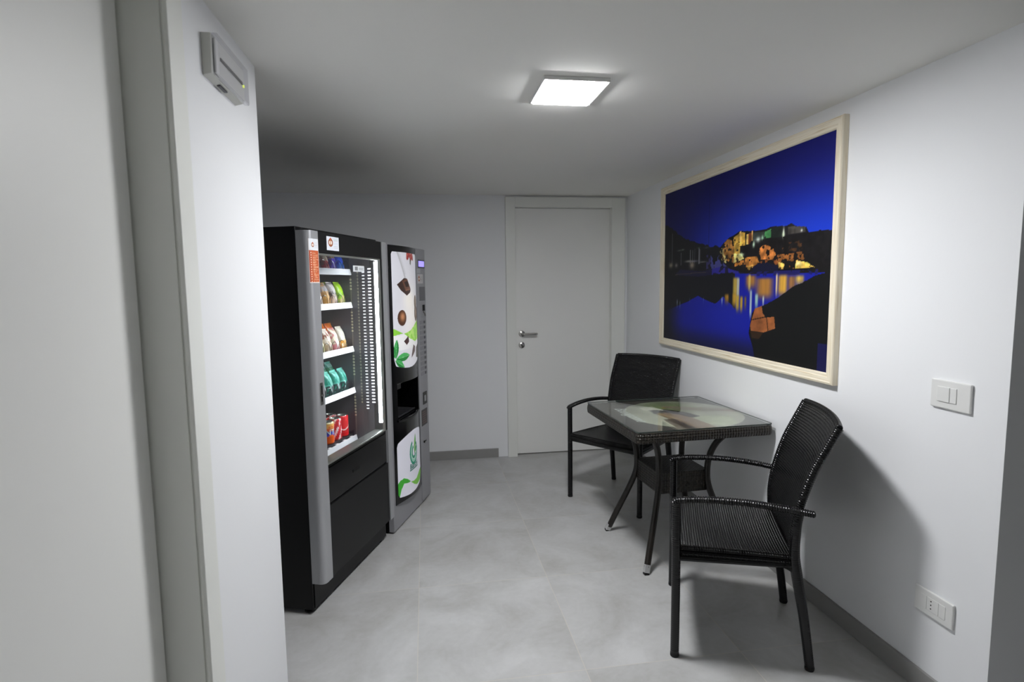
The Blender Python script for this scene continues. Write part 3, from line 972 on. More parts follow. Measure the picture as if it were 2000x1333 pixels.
def tdisc(A, B):
    x = (A - .5) * .62; y = (B - .5) * .62
    n = vnoise(A, B, 8, 8, 77)
    C = np.zeros(A.shape + (3,)) + np.array([178, 181, 160.0])
    C = mixc(C, (134, 150, 100), smooth01(np.hypot(x + .00, y - .16), .20, .05))
    C = mixc(C, (150, 132, 112), (abs(y - .08 + 0.55 * (x - .15) + .02 * (n - .5)) < .035) & (x > -.02))
    C = mixc(C, (140, 110, 98), 0.7 * ((abs(y - .05 + 0.35 * (x - .15)) < .010) & (x > 0)))
    C = mixc(C, (164, 158, 132), 0.8 * (np.hypot(x - .17, y - .06) < .06))
    # dark stem crossing the picture, brown branch beside it
    C = mixc(C, (32, 24, 24), inpoly(x, y + .02 * (n - .5), [(-.12, .13), (-.04, .12), (.03, .03), (.07, -.10), (.02, -.13), (-.03, -.02), (-.11, .06)]))
    C = mixc(C, (140, 114, 84), inpoly(x, y + .02 * (n - .5), [(-.14, .02), (-.09, .06), (-.02, -.03), (.01, -.12), (.02, -.32), (-.11, -.32), (-.12, -.12)]))
    C = mixc(C, (44, 30, 26), inpoly(x, y, [(-.16, -.10), (-.10, -.10), (-.085, -.33), (-.18, -.33)]))
    C = mixc(C, (186, 194, 162), inpoly(x, y + .02 * (n - .5), [(.0, -.10), (.08, -.07), (.22, -.10), (.16, -.26), (.02, -.27)]))
    C = mixc(C, (226, 226, 206), 0.9 * inpoly(x, y + .02 * (n - .5), [(-.16, .20), (-.08, .20), (-.06, .10), (-.12, .09), (-.17, .12)]))
    C = mixc(C, (78, 78, 76), 0.8 * inpoly(x, y, [(-.14, .12), (-.09, .11), (-.08, .04), (-.15, .02)]))
    C = mixc(C, (176, 150, 106), 0.8 * (abs(x + .115 + .3 * y) < .012) * (y < .03) * (y > -.14))
    C = mixc(C, (150, 120, 40), (np.hypot(x + .03, y - .15) < .014))
    C = mixc(C, (60, 62, 30), (np.hypot(x + .02, y - .135) < .006) | (np.hypot(x - .07, y - .17) < .006))
    C = C * (0.85 + 0.3 * n)[..., None]
    return C
mat_disc = printed('round_table_print', M['print'], 130, 130, lambda a_, b_: (.055 + (a_ - .5) * .62, -.012 + (b_ - .5) * .62, .7352), tdisc, tb, inside=lambda A, B: np.hypot(A - .5, B - .5) < .5)
tag(mat_disc, label='round printed picture under the glass')
mm = MB()
mm.box(-.33, .33, -.33, .33, .7346, .7350)
mm.build('place_mat', mat('grey_brown_mat', (70, 66, 60), 0.6), tb)
text_part('table_lettering', 'Buongiorno', .082, M['whitepaint'], tb, lambda x, y, z: (-.225 + y * 1.15, .024 - x * .82, .7356), shear=0.3, bold=.0006)
for sx, sy in ((-1, 1), (-1, -1), (1, -1), (1, 1)):
    a = MB()
    pts = [(.250, .030), (.215, .14), (.172, .27), (.143, .37), (.135, .44), (.141, .53), (.165, .61), (.205, .670), (.235, .690)]
    a.tube([(sx * r_, sy * r_, z) for r_, z in pts], .0165, 12, wrap=.010, amp=.0012, step=.0025)
    lo = a.build('leg', M['wrapbrown'], tb, smooth=True)
    c_ = MB().tube([(sx * .2585, sy * .2585, .009), (sx * .2490, sy * .2490, .045)], .0185, 4, up=(0, 0, 1))
    c_.build('foot_cap', M['foot'], lo, bevel=.001)
    MB().tube([(sx * .2595, sy * .2595, .0), (sx * .2585, sy * .2585, .009)], .0165, 4, up=(0, 0, 1)).build('foot_pad', M['rubber'], lo)
sh = MB()
band(sh, .138, .012, .352, .462, 0, 6)
sh.build('centre_shelf_box', M['weavebrown'], tb, smooth=True)

# ------------------------------------------------------------------ snack vending machine
SA = (-.52, 2.455, 0)
SR = R(90 - 20.42)
sm = empty('snack_vending_machine', SA, SR, label='black and silver snack vending machine with lit glass window, nearer the camera', cat='vending machine', group=None)
D_, T_ = .762, .063
ZT, ZB, HC = 1.664, .143, 1.681
IX0, IX1, IZ0 = .05, .668, .600
cb = MB()
cb.box(0, .045, 0, .80, .02, HC).box(.675, D_, 0, .80, .02, HC).box(.045, .675, .76, .80, .02, HC)
cb.box(.045, .675, 0, .76, .02, IZ0 - .012).box(.045, .675, 0, .76, 1.655, HC)
cb.build('cabinet', M['black'], sm, bevel=.003)
li = MB()
li.box(.046, .050, .002, .62, IZ0, 1.654).box(.668, .6745, .002, .62, IZ0, 1.654)
li.box(.05, .668, .002, .62, IZ0 - .010, IZ0)
li.box(.05, .668, .05, .62, 1.650, 1.654)
li.build('interior_liner', M['liner'], sm)
MB().box(.046, .6745, .621, .63, IZ0, 1.654).build('interior_back', M['linerdark'], sm)
# door profiles
def prof_pt(q):
    """outer surface of the silver profile, q 0..1 from the side face round to the front edge"""
    pts = [(0, -.012), (0.0, -.034), (.0008, -.042), (.0035, -.0500), (.0085, -.0568), (.0155, -.0612), (.024, -.0630), (.040, -.063), (.054, -.063), (.068, -.063)]
    L = [0]
    for i in range(1, len(pts)):
        L.append(L[-1] + math.hypot(pts[i][0] - pts[i - 1][0], pts[i][1] - pts[i - 1][1]))
    s = q * L[-1]
    for i in range(1, len(pts)):
        if s <= L[i] + 1e-9:
            f = (s - L[i - 1]) / (L[i] - L[i - 1])
            return (pts[i - 1][0] * (1 - f) + pts[i][0] * f, pts[i - 1][1] * (1 - f) + pts[i][1] * f, i)
    return (*pts[-1], len(pts) - 1)
pf_pts = [(0, -.001)] + [prof_pt(i / 30)[:2] for i in range(31)] + [(.068, -.001)]
p1 = MB().prism(pf_pts, ZB, ZT).build('door_profile', M['greymetal'], sm, smooth=True)
p2 = MB().prism([(D_ - x, y) for x, y in pf_pts], ZB, ZT).build('door_profile', M['greymetal'], sm, smooth=True)
x0, x1 = .0685, .6935
MB().box(x0, x1, -.060, -.001, 1.574, ZT).build('door_header', M['blackmatte'], sm, bevel=.002)
MB().box(.6690, .6935, -.0600, -.0010, .655, 1.5735).build('door_inner_edge', M['black'], sm)
lp = MB().box(x0, x1, -.058, -.001, ZB, .470)
lp.build('lower_door_panel', M['blackmatte'], sm, bevel=.002)
fl = MB().box(x0, x1, -.050, -.001, .4705, .6545)
fl.box(x0 + .01, x1 - .012, -.056, -.050, .482, .636)
fl.build('retrieval_flap', M['blackgloss'], sm, bevel=.002)
MB().box(.30, .37, -.0575, -.056, .545, .558).build('push_plate', M['blackmatte'], sm)
# window: bead, two panes
bd = MB()
bd.box(x0, .6688, -.0625, -.050, 1.565, 1.5735).box(x0, .6688, -.0625, -.044, .6551, .664)
bd.box(.6600, .6688, -.0625, -.050, .664, 1.565)
bd.build('window_bead', M['alu'], sm, bevel=.0015)
bl = MB().box(x0, .6688, -.043, .001, .6551, .6600)
bl.build('window_sill_trim', M['alu'], sm)
MB().box(x0, .6598, -.0600, -.0575, .6642, 1.5648).build('window_glass', M['glass'], sm)
# LED strip on the hinge side of the door, dashes beside it imitate its reflections in the glass
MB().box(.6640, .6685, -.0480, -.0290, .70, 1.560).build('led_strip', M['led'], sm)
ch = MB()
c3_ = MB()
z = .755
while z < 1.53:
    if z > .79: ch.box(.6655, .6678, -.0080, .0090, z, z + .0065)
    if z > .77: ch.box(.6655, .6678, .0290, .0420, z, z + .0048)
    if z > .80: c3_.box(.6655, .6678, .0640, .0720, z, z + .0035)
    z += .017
ch.build('led_reflections', M['ledreflect'], sm)  # two glowing columns stand in for the strip mirrored in the panes
c3_.box(.6678, .6679, .0675, .0685, .80, 1.53)
c3_.build('faint_led_reflections', M['clipreflect'], sm)  # third, weakest column of mirrored light, put in as pale unlit dashes
# clip strip on the side wall beside the shelf fronts
cl = MB()
shelves = [1.507, 1.333, 1.098, .874, .612]
for i, zz in enumerate(shelves[:4]):
    nxt = shelves[i + 1]
    z = zz - .035
    while z > max(nxt + .075, zz - .150):
        cl.box(.6655, .6678, .104, .113, z - .008, z)
        z -= .0165
cl.box(.6655, .6678, .104, .113, .585 + .02, .60 + .012)
cl.box(.6676, .6679, .108, .109, .60, 1.48)
cl.build('clip_strip', M['clipreflect'], sm)
for i, zz in enumerate(shelves):
    s_ = MB().box(.052, .666, .112, .58, zz - .014, zz - .010)
    for k in range(-4, 4):
        xk = .3675 + k * .0750
        if xk > .06: s_.box(xk - .001, xk + .001, .116, .56, zz - .010, zz + .012)
    so_ = s_.build('shelf', M['tray'], sm)
    ra = MB().prism([(.104, zz - .015), (.100, zz - .013), (.107, zz + .016), (.1115, zz + .016), (.1115, zz - .015)], .052, .664, 'x')
    ra.build('price_rail', M['rail'], so_)
    if i == 4:
        for k in range(4):
            xc = .405 + k * .0755
            MB().box(xc - .012, xc + .012, .1120, .1275, zz - .0095, zz + .014).build('can_stop', M['rail'], so_, bevel=.001)
# kick panel feet and lock
MB().box(.012, .75, -.004, -.0005, .024, .138).build('kick_panel', M['black'], sm, bevel=.001)
for (fx, fy) in ((.03, .035), (.72, .035), (.03, .76), (.72, .76)):
    MB().lathe([(0, 0), (.022, 0), (.022, .007), (.010, .010), (.010, .02), (0, .02)], (fx, fy, 0), seg=16).build('foot', M['rubber'], sm)
lk = MB().box(.028, .050, -.0665, -.0632, .930, 1.026).build('lock', M['chrome'], sm, bevel=.0015)
MB().box(.033, .045, -.0672, -.0666, .945, 1.012).build('lock_recess', M['gap'], lk)
MB().lathe([(0, -.071), (.0065, -.071), (.0065, -.0672), (0, -.0672)], (.039, 0, .972), axis='y', seg=14).build('lock_cylinder', M['chrome'], lk)

def logo_ring(C, x, y, cx_, cy_, r, c1=(150, 82, 46)):
    d = np.hypot(x - cx_, y - cy_)
    C = mixc(C, c1, (d < r) & (d > r * .62))
    C = mixc(C, (196, 140, 104), d <= r * .62)
    C = mixc(C, (244, 236, 228), (d < r * .62) & (np.abs(np.sin((x - cx_) / r * 4.2)) > .62) & (np.abs(y - cy_) < r * .4))
    C = mixc(C, (206, 96, 60), (np.hypot(x - cx_, y - cy_ - r * .95) < r * .28))
    return C
def sticker_top(A, B):
    C = np.zeros(A.shape + (3,)) + np.array([222, 226, 234.0])
    x, y = A, B * .62
    C = logo_ring(C, A, B * .64, .32, .36, .19)
    for k, (r0_, col) in enumerate(((.86, (190, 205, 220)), (.78, (150, 190, 160)), (.70, (205, 190, 200)), (.55, (190, 200, 225)), (.47, (200, 205, 215)), (.32, (170, 175, 190)), (.2, (190, 175, 180)))):
        C = mixc(C, col, (np.abs(B - r0_) < .014) & (A > .58) & (A < .92))
    return C
st = printed('sticker', M['print'], 70, 44, lambda a_, b_: (.140 + a_ * .105, -.0612, 1.590 + b_ * .060), sticker_top, sm)
tag(st, label='white square sticker with an orange round logo on the black header')
def sticker_orange(A, B):
    # A across, B up (0..1); white head with logo, orange body with rows of icons and text
    C = np.zeros(A.shape + (3,)) + np.array([196, 90, 46.0])
    C = C * (0.88 + .2 * vnoise(A, B, 7, 12, 9))[..., None]
    head = B > .735
    rs = np.random.RandomState(4)
    for k in range(13):
        yc = .035 + k * .054
        C = mixc(C, (250, 214, 190), (np.hypot((A - .16) * .36, B - yc) < .013))
        for q in range(2):
            x1_ = .55 + .4 * rs.rand()
            C = mixc(C, (244, 202, 168), (np.abs(B - yc - (q - .5) * .022) < .0060) & (A > .30) & (A < x1_) & (vnoise(A, B * 0 + k, 50, 1, 5 + k) > .38))
    C = mixc(C, (170, 60, 24), (np.abs(A - .05) < .03) & ~head)
    C = mixc(C, (240, 150, 90), ((A > .52) & (A < .93) & (np.abs(B - .22) < .004)))
    C = np.where(head[..., None], np.array([226, 229, 234.0]), C)
    C = logo_ring(C, A * .36, B, .125, .86, .052)
    for k in range(4):
        C = mixc(C, (206, 200, 205), (np.abs(B - (.92 - k * .035)) < .005) & (A > .56) & (A < .9))
    C = mixc(C, (236, 226, 220), (A < .035) | (A > .965) | (B < .02))
    return C
def wrap_pos(a_, b_):
    q = .40 + .575 * a_
    x, y, _ = prof_pt(q)
    x2, y2, _ = prof_pt(min(q + .01, 1)); x3, y3, _ = prof_pt(q - .01)
    dx, dy = x2 - x3, y2 - y3
    l_ = math.hypot(dx, dy)
    return (x + dy / l_ * .0009, y - dx / l_ * .0009, 1.448 + b_ * .182)
st = printed('sticker', M['print'], 56, 150, wrap_pos, sticker_orange, sm)
tag(st, label='orange instruction sticker with a white head, wrapped round the silver door profile')
st = MB().box(.372, .487, -.0612, -.0602, 1.502, 1.531).build('sticker', mat('white_label', (214, 218, 220), 0.5), sm)
tag(st, label='small white barcode label on the window')
bc = MB()
for k in range(9):
    bc.box(.390 + k * .0032, .3912 + k * .0032 + (k % 3) * .0005, -.0615, -.0612, 1.508, 1.526)
bc.box(.43, .475, -.0615, -.0612, 1.518, 1.5195).box(.43, .47, -.0615, -.0612, 1.512, 1.5135)
bc.build('barcode', M['tray'], st)

# ---- goods inside the machine
SMX = Matrix.Translation(Vector(SA)) @ Matrix.Rotation(SR, 4, 'Z')
BAGMATS = {}
def bag_mesh(key, colf, wd=.064, hh=.128, th=.030):
    if key in BAGMATS: return BAGMATS[key]
    nu, nv = 22, 34
    def thick(a_, b_):
        e = max(0.0, 1 - abs(2 * a_ - 1) ** 2.4) ** .5
        bb = (b_ - .07) / .86
        f = max(0.0, 1 - abs(2 * bb - 1) ** 3) ** .6 if 0 < bb < 1 else 0
        return th * .5 * e * f + .0004
    vs, fs, cs = [], [], []
    for side in (-1, 1):
        for j in range(nv + 1):
            for i in range(nu + 1):
                a_, b_ = i / nu, j / nv
                pinch = 1 - .07 * math.sin(math.pi * b_)
                crim = .0012 * math.sin(a_ * 60) if (b_ < .07 or b_ > .93) else .0009 * math.sin(a_ * 23 + b_ * 17)
                vs.append(((a_ - .5) * wd * pinch, side * thick(a_, b_) + crim, b_ * hh))
                cs.append((a_, b_, side))
    W = nu + 1
    T = W * (nv + 1)
    for j in range(nv):
        for i in range(nu):
            q = j * W + i
            fs.append((q, q + 1, q + W + 1, q + W))
            fs.append((T + q, T + q + W, T + q + W + 1, T + q + 1))
    for i in range(nu):
        fs.append((i, T + i, T + i + 1, i + 1)); q = nv * W + i
        fs.append((q, q + 1, T + q + 1, T + q))
    for j in range(nv):
        q = j * W; fs.append((q, q + W, T + q + W, T + q)); q = q + nu
        fs.append((q, T + q, T + q + W, q + W))
    me = bpy.data.meshes.new('snack_bag')
    me.from_pydata(vs, [], fs)
    a_ = np.array([c[0] for c in cs]); b_ = np.array([c[1] for c in cs])
    colr = colf(a_[None], b_[None])[0]
    at_ = me.color_attributes.new('print', 'FLOAT_COLOR', 'POINT')
    rgba = np.ones((len(vs), 4)); rgba[:, :3] = lin(colr)
    at_.data.foreach_set('color', rgba.ravel())
    me.materials.append(M['printgloss'])
    fix_normals(me)
    me.shade_smooth()
    BAGMATS[key] = me
    return me
def solid(c, c2=None, thr=.5, band=None, bandc=(240, 240, 240), seed=1, sp=None):
    def f(A, B):
        C = np.zeros(A.shape + (3,)) + np.asarray(c, float)
        n = vnoise(A, B, 5, 7, seed, 2)
        if c2 is not None: C = mixc(C, c2, n > thr)
        if band: C = mixc(C, bandc, (B > band[0]) & (B < band[1]) & (vnoise(A, B, 12, 9, seed + 3, 2) > .38))
        if sp: C = mixc(C, sp[2], np.hypot((A - .5) * .6, B - sp[0]) < sp[1])
        return C
    return f
def put(name, me_, x, y, z, label, cat, group, tilt=0.0, rz=0.0):
    o = bpy.data.objects.new(name, me_)
    COL.objects.link(o)
    o.matrix_world = SMX @ Matrix.Translation((x, y, z)) @ Matrix.Rotation(rz, 4, 'Z') @ Matrix.Rotation(-tilt, 4, 'X')
    return tag(o, label, cat, group)
cols = [.405, .480, .555, .630]
GB = 'snack bags in the vending machine'
colw = ['leftmost row', 'second row from the left', 'second row from the right', 'rightmost row']
rankw = ['front', 'second in line', 'third in line']
def shelf_bags(zz, items, shelfname, depth_n, tilt, **kw):
    for k, it in enumerate(items):
        if it is None: continue
        key, word, f, dims = it
        me_ = bag_mesh(key, f, *dims)
        for q in range(depth_n[k]):
            put('snack_bag', me_, cols[k], .141 + q * .062, zz - .0095, ('%s snack bag on the %s shelf, %s' % (word, shelfname, rankw[q])), 'snack bag', GB, tilt)
big = (.058, .134, .040)
TL = R(15)
shelf_bags(shelves[0], [('dark', 'black and red', solid((40, 26, 34), (110, 20, 34), .62), (.066, .110, .036)),
                        ('red', 'crimson red', solid((205, 34, 70), (150, 20, 50), .6, (.55, .8), (205, 190, 170)), (.066, .110, .040)),
                        ('purple', 'purple and gold', solid((96, 70, 215), (70, 50, 170), .55, (.62, .97), (150, 128, 84)), (.066, .120, .040)),
                        ('blue', 'bright blue', solid((30, 90, 235), (20, 50, 190), .6, (.2, .5), (60, 130, 220)), (.070, .112, .044))], 'top', [2, 1, 2, 2], TL)
shelf_bags(shelves[1], [('lilac', 'pale lilac', solid((150, 140, 180), (232, 220, 210), .6, (.0, .3), (236, 214, 196)), big),
                        ('amber', 'amber and silver', solid((196, 140, 56), (226, 170, 84), .5, (.62, 1.0), (150, 148, 156)), big),
                        ('silver', 'silver and cream', solid((190, 184, 182), (96, 90, 96), .58, (.1, .5), (214, 184, 160)), (.058, .138, .040)),
                        ('lime', 'lime green', solid((158, 206, 20), (120, 170, 20), .62, (.05, .32), (196, 178, 110), sp=(.3, .14, (206, 190, 120))), (.058, .138, .042))], 'second', [2, 2, 2, 2], TL)
wo = lambda sd: solid((226, 222, 208), (214, 208, 190), .6, (.04, .42), (226, 160, 52), sd)
shelf_bags(shelves[2], [('wo1', 'white and yellow', solid((228, 226, 190), (214, 210, 180), .6, (.05, .4), (216, 210, 120)), (.058, .136, .040)),
                        ('wo2', 'white and brown', solid((232, 220, 208), (150, 84, 60), .66, (.1, .5), (196, 170, 140), 6), (.058, .136, .040)),
                        ('wo3', 'cream and pink', solid((226, 222, 196), (196, 120, 120), .62, (.02, .3), (206, 120, 130), 8), (.058, .136, .040)),
                        ('wo4', 'white and orange', wo(4), (.058, .138, .040))], 'third', [1, 1, 1, 1], TL)
for k in range(4):
    me_ = bag_mesh('orange', solid((222, 108, 24), (240, 140, 40), .5, (.0, .2), (190, 80, 20)), .066, .154, .036)
    for q in (1, 2):
        put('snack_bag', me_, cols[k], .141 + q * .062, shelves[2] - .0095, 'orange snack bag, third shelf, %s, %s' % (rankw[q], colw[k]), 'snack bag', GB, R(12))
tealf = solid((40, 150, 130), (120, 206, 190), .55, (.1, .45), (30, 40, 44), 12)
tealf2 = solid((90, 190, 170), (170, 226, 214), .55, (.5, .8), (60, 170, 120), 14)
for k in range(4):
    for q in range(3):
        me_ = bag_mesh('teal' if q == 0 else 'teal2', tealf if q == 0 else tealf2, .060, .138 if q == 0 else .172, .042)
        put('snack_bag', me_, cols[k], .141 + q * .062, shelves[3] - .0095, 'teal snack bag, fourth shelf, %s, %s' % (rankw[q], colw[k]), 'snack bag', GB, TL)
# front turn of the spiral wire in each column
for si in range(4):
    for k in range(4):
        sp_ = MB()
        pts = [(cols[k] + .031 * math.cos(2 * math.pi * i / 28), .1137, shelves[si] + .0255 + .031 * math.sin(2 * math.pi * i / 28)) for i in range(29)]
        sp_.tube(pts, .0014, 6)
        sp_.build('spiral', M['blackgloss'], sm, smooth=True)

def can_thing(x, y, zb, kind, label):
    t = empty('drink_can', label=label, cat='drink can', group='drink cans on the bottom shelf')
    t.matrix_world = SMX @ Matrix.Translation((x, y, zb))
    r_ = .0325
    hh = .115
    def pos(a_, b_):
        th = -2 * math.pi * a_
        rr2 = r_
        z = b_ * hh
        if b_ > .93: rr2 = r_ * (1 - (b_ - .93) / .07 * .16)
        if b_ < .05: rr2 = r_ * (1 - (.05 - b_) / .05 * .16)
        return (rr2 * math.cos(th), rr2 * math.sin(th), z)
    if kind == 'orange':
        def f(A, B):
            C = np.zeros(A.shape + (3,)) + np.array([240, 96, 22.0])
            n = vnoise(A, B, 14, 9, 21, 2)
            C = mixc(C, (246, 176, 84), (B > .72) & (n > .3))
            C = mixc(C, (214, 200, 150), B > .9)
            C = mixc(C, (30, 44, 190), (B > .40 + .05 * np.sin(A * 25)) & (B < .56))
            C = mixc(C, (120, 130, 190), (B > .56) & (B < .60))
            return C
    elif kind == 'white':
        def f(A, B):
            n = vnoise(A, B, 12, 6, 33, 2)
            C = np.zeros(A.shape + (3,)) + np.array([206, 24, 34.0])
            return mixc(C, (236, 214, 214), (np.abs(np.sin(A * 19 + B * 5)) < .55) & (n > .3))
    else:
        def f(A, B):
            C = np.zeros(A.shape + (3,)) + np.array([212, 22, 30.0])
            return mixc(C, (240, 226, 224), np.abs(B - .45 - .12 * np.sin(A * 12.6)) < .025)
    o = printed('can_body', M['printgloss'], 40, 40, pos, f, t)
    MB().lathe([(0, .1095), (.0245, .1095), (.0262, .1155), (.0285, .1155), (.0290, .1125), (.0270, .1085), (0, .1085)], seg=24).build('can_lid', M['alu'], t, smooth=True)
    MB().box(-.004, .010, -.006, .006, .1096, .1108).build('ring_pull', M['chrome'], t, bevel=.0005)
    if kind == 'orange':
        def mp_(x_, y_, z_):
            th = -2.45 + x_ / r_
            return Vector(((r_ + .0006) * math.cos(th), (r_ + .0006) * math.sin(th), .062 + y_))
        text_part('can_lettering', 'FANTA', .040, M['whitepaint'], t, mp_, bold=.0008, fine=.004)
    return t
cz_ = shelves[4] + .0195
can_thing(.466, .165, cz_, 'orange', 'orange drink can with blue band and white lettering, front of the bottom shelf')
can_thing(.542, .165, cz_, 'white', 'red and white drink can at the front, right of the orange can')
can_thing(.618, .165, cz_, 'red', 'red drink can at the front right end of the bottom shelf')
can_thing(.466, .235, cz_, 'red', 'red drink can behind the orange can on the bottom shelf')
can_thing(.542, .235, cz_, 'red', 'red drink can behind the red and white can')
can_thing(.618, .235, cz_, 'white', 'red and white drink can behind the rightmost red can')
MB().box(.40, .664, .128, .56, cz_ - .0205, cz_ - .0002).build('can_tray', M['tray'], sm)

# ------------------------------------------------------------------ coffee vending machine
cm = empty('coffee_vending_machine', (-.212, 3.214, 0), R(90 - 19.89), label='slim coffee vending machine with backlit chocolate and leaf panel, farther from the camera', cat='vending machine')
WC, HCf = .623, 1.667
BX0, BX1, BZ0, BZ1 = .078, .424, .650, .862
bo = MB()
bo.box(0, BX0 - .006, .03, .70, .012, HCf).box(BX1 + .006, WC, .03, .70, .012, HCf)
bo.box(BX0 - .006, BX1 + .006, .03, .70, .012, BZ0 - .006).box(BX0 - .006, BX1 + .006, .03, .70, BZ1 + .006, HCf).box(BX0 - .006, BX1 + .006, .16, .70, BZ0 - .006, BZ1 + .006)
bo.build('cabinet', M['black'], cm)
fp = MB()
fp.box(0, BX0 - .006, 0, .0295, .012, HCf).box(BX1 + .006, WC, 0, .0295, .012, HCf)
fp.box(BX0 - .006, BX1 + .006, 0, .0295, .012, BZ0 - .006).box(BX0 - .006, BX1 + .006, 0, .0295, BZ1 + .006, HCf)
fp.build('front_door', M['greycoffee'], cm)
MB().box(.462, WC - .001, -.004, -.0002, .02, HCf - .003).build('control_column', M['greycoffee'], cm, bevel=.002)
UA, UB = .034, .458
def bulge(u): return .030 * math.sin(math.pi * min(1, max(0, (u - UA) / (UB - UA))))
def black_pos(a_, b_):
    u = UA + (UB - UA) * a_
    zb = .158 - .022 * a_ ** 2
    z = zb + (1.662 - zb) * b_
    return (u, -.002 - bulge(u), z)
nu_, nv_ = 44, 110
bp_ = MB()
V_, F_ = [], []
for j in range(nv_ + 1):
    for i in range(nu_ + 1):
        q = list(black_pos(i / nu_, j / nv_))
        V_.append(q)
for j in range(nv_):
    for i in range(nu_):
        q = j * (nu_ + 1) + i
        cx_ = (V_[q][0] + V_[q + 1][0]) / 2; cz2 = (V_[q][2] + V_[q + nu_ + 1][2]) / 2
        if BX0 < cx_ < BX1 and BZ0 < cz2 < BZ1: continue
        F_.append((q, q + 1, q + nu_ + 2, q + nu_ + 1))
bp_.add(V_, F_)
for row in (0, nv_):
    vs = []
    for i in range(nu_ + 1):
        q = V_[row * (nu_ + 1) + i]
        vs += [tuple(q), (q[0], -.0003, q[2])]
    bp_.add(vs, [(2 * i, 2 * i + 1, 2 * i + 3, 2 * i + 2) for i in range(nu_)])
bp_.build('black_front_panel', M['blackgloss'], cm, smooth=True)
# cup bay
bay = MB()
y0_, y1_ = -.026, .155
bay.box(BX0 - .005, BX0, y0_ + .016, y1_, BZ0 - .005, BZ1 + .005).box(BX1, BX1 + .005, y0_ + .016, y1_, BZ0 - .005, BZ1 + .005)
bay.box(BX0, BX1, y0_ + .016, y1_, BZ0 - .005, BZ0).box(BX0, BX1, y0_ + .016, y1_, BZ1, BZ1 + .005).box(BX0 - .005, BX1 + .005, y1_ - .004, y1_, BZ0 - .005, BZ1 + .005)
bay.build('cup_bay', M['blackgloss'], cm)
MB().box(.10, .17, .0, .05, BZ1 - .035, BZ1 - .001).build('spout_cover', M['blackmatte'], cm, bevel=.004)
gr = MB()
for k in range(12):
    gr.box(.10 + k * .026, .108 + k * .026, .01, .13, BZ0 + .010, BZ0 + .013)
gr.box(.095, .405, .008, .012, BZ0 + .006, BZ0 + .013).box(.095, .405, .128, .132, BZ0 + .006, BZ0 + .013)
gr.box(.095, .099, .012, .128, BZ0 + .001, BZ0 + .010).box(.401, .405, .012, .128, BZ0 + .001, BZ0 + .010)
gr.build('drip_grate', M['tray'], cm)
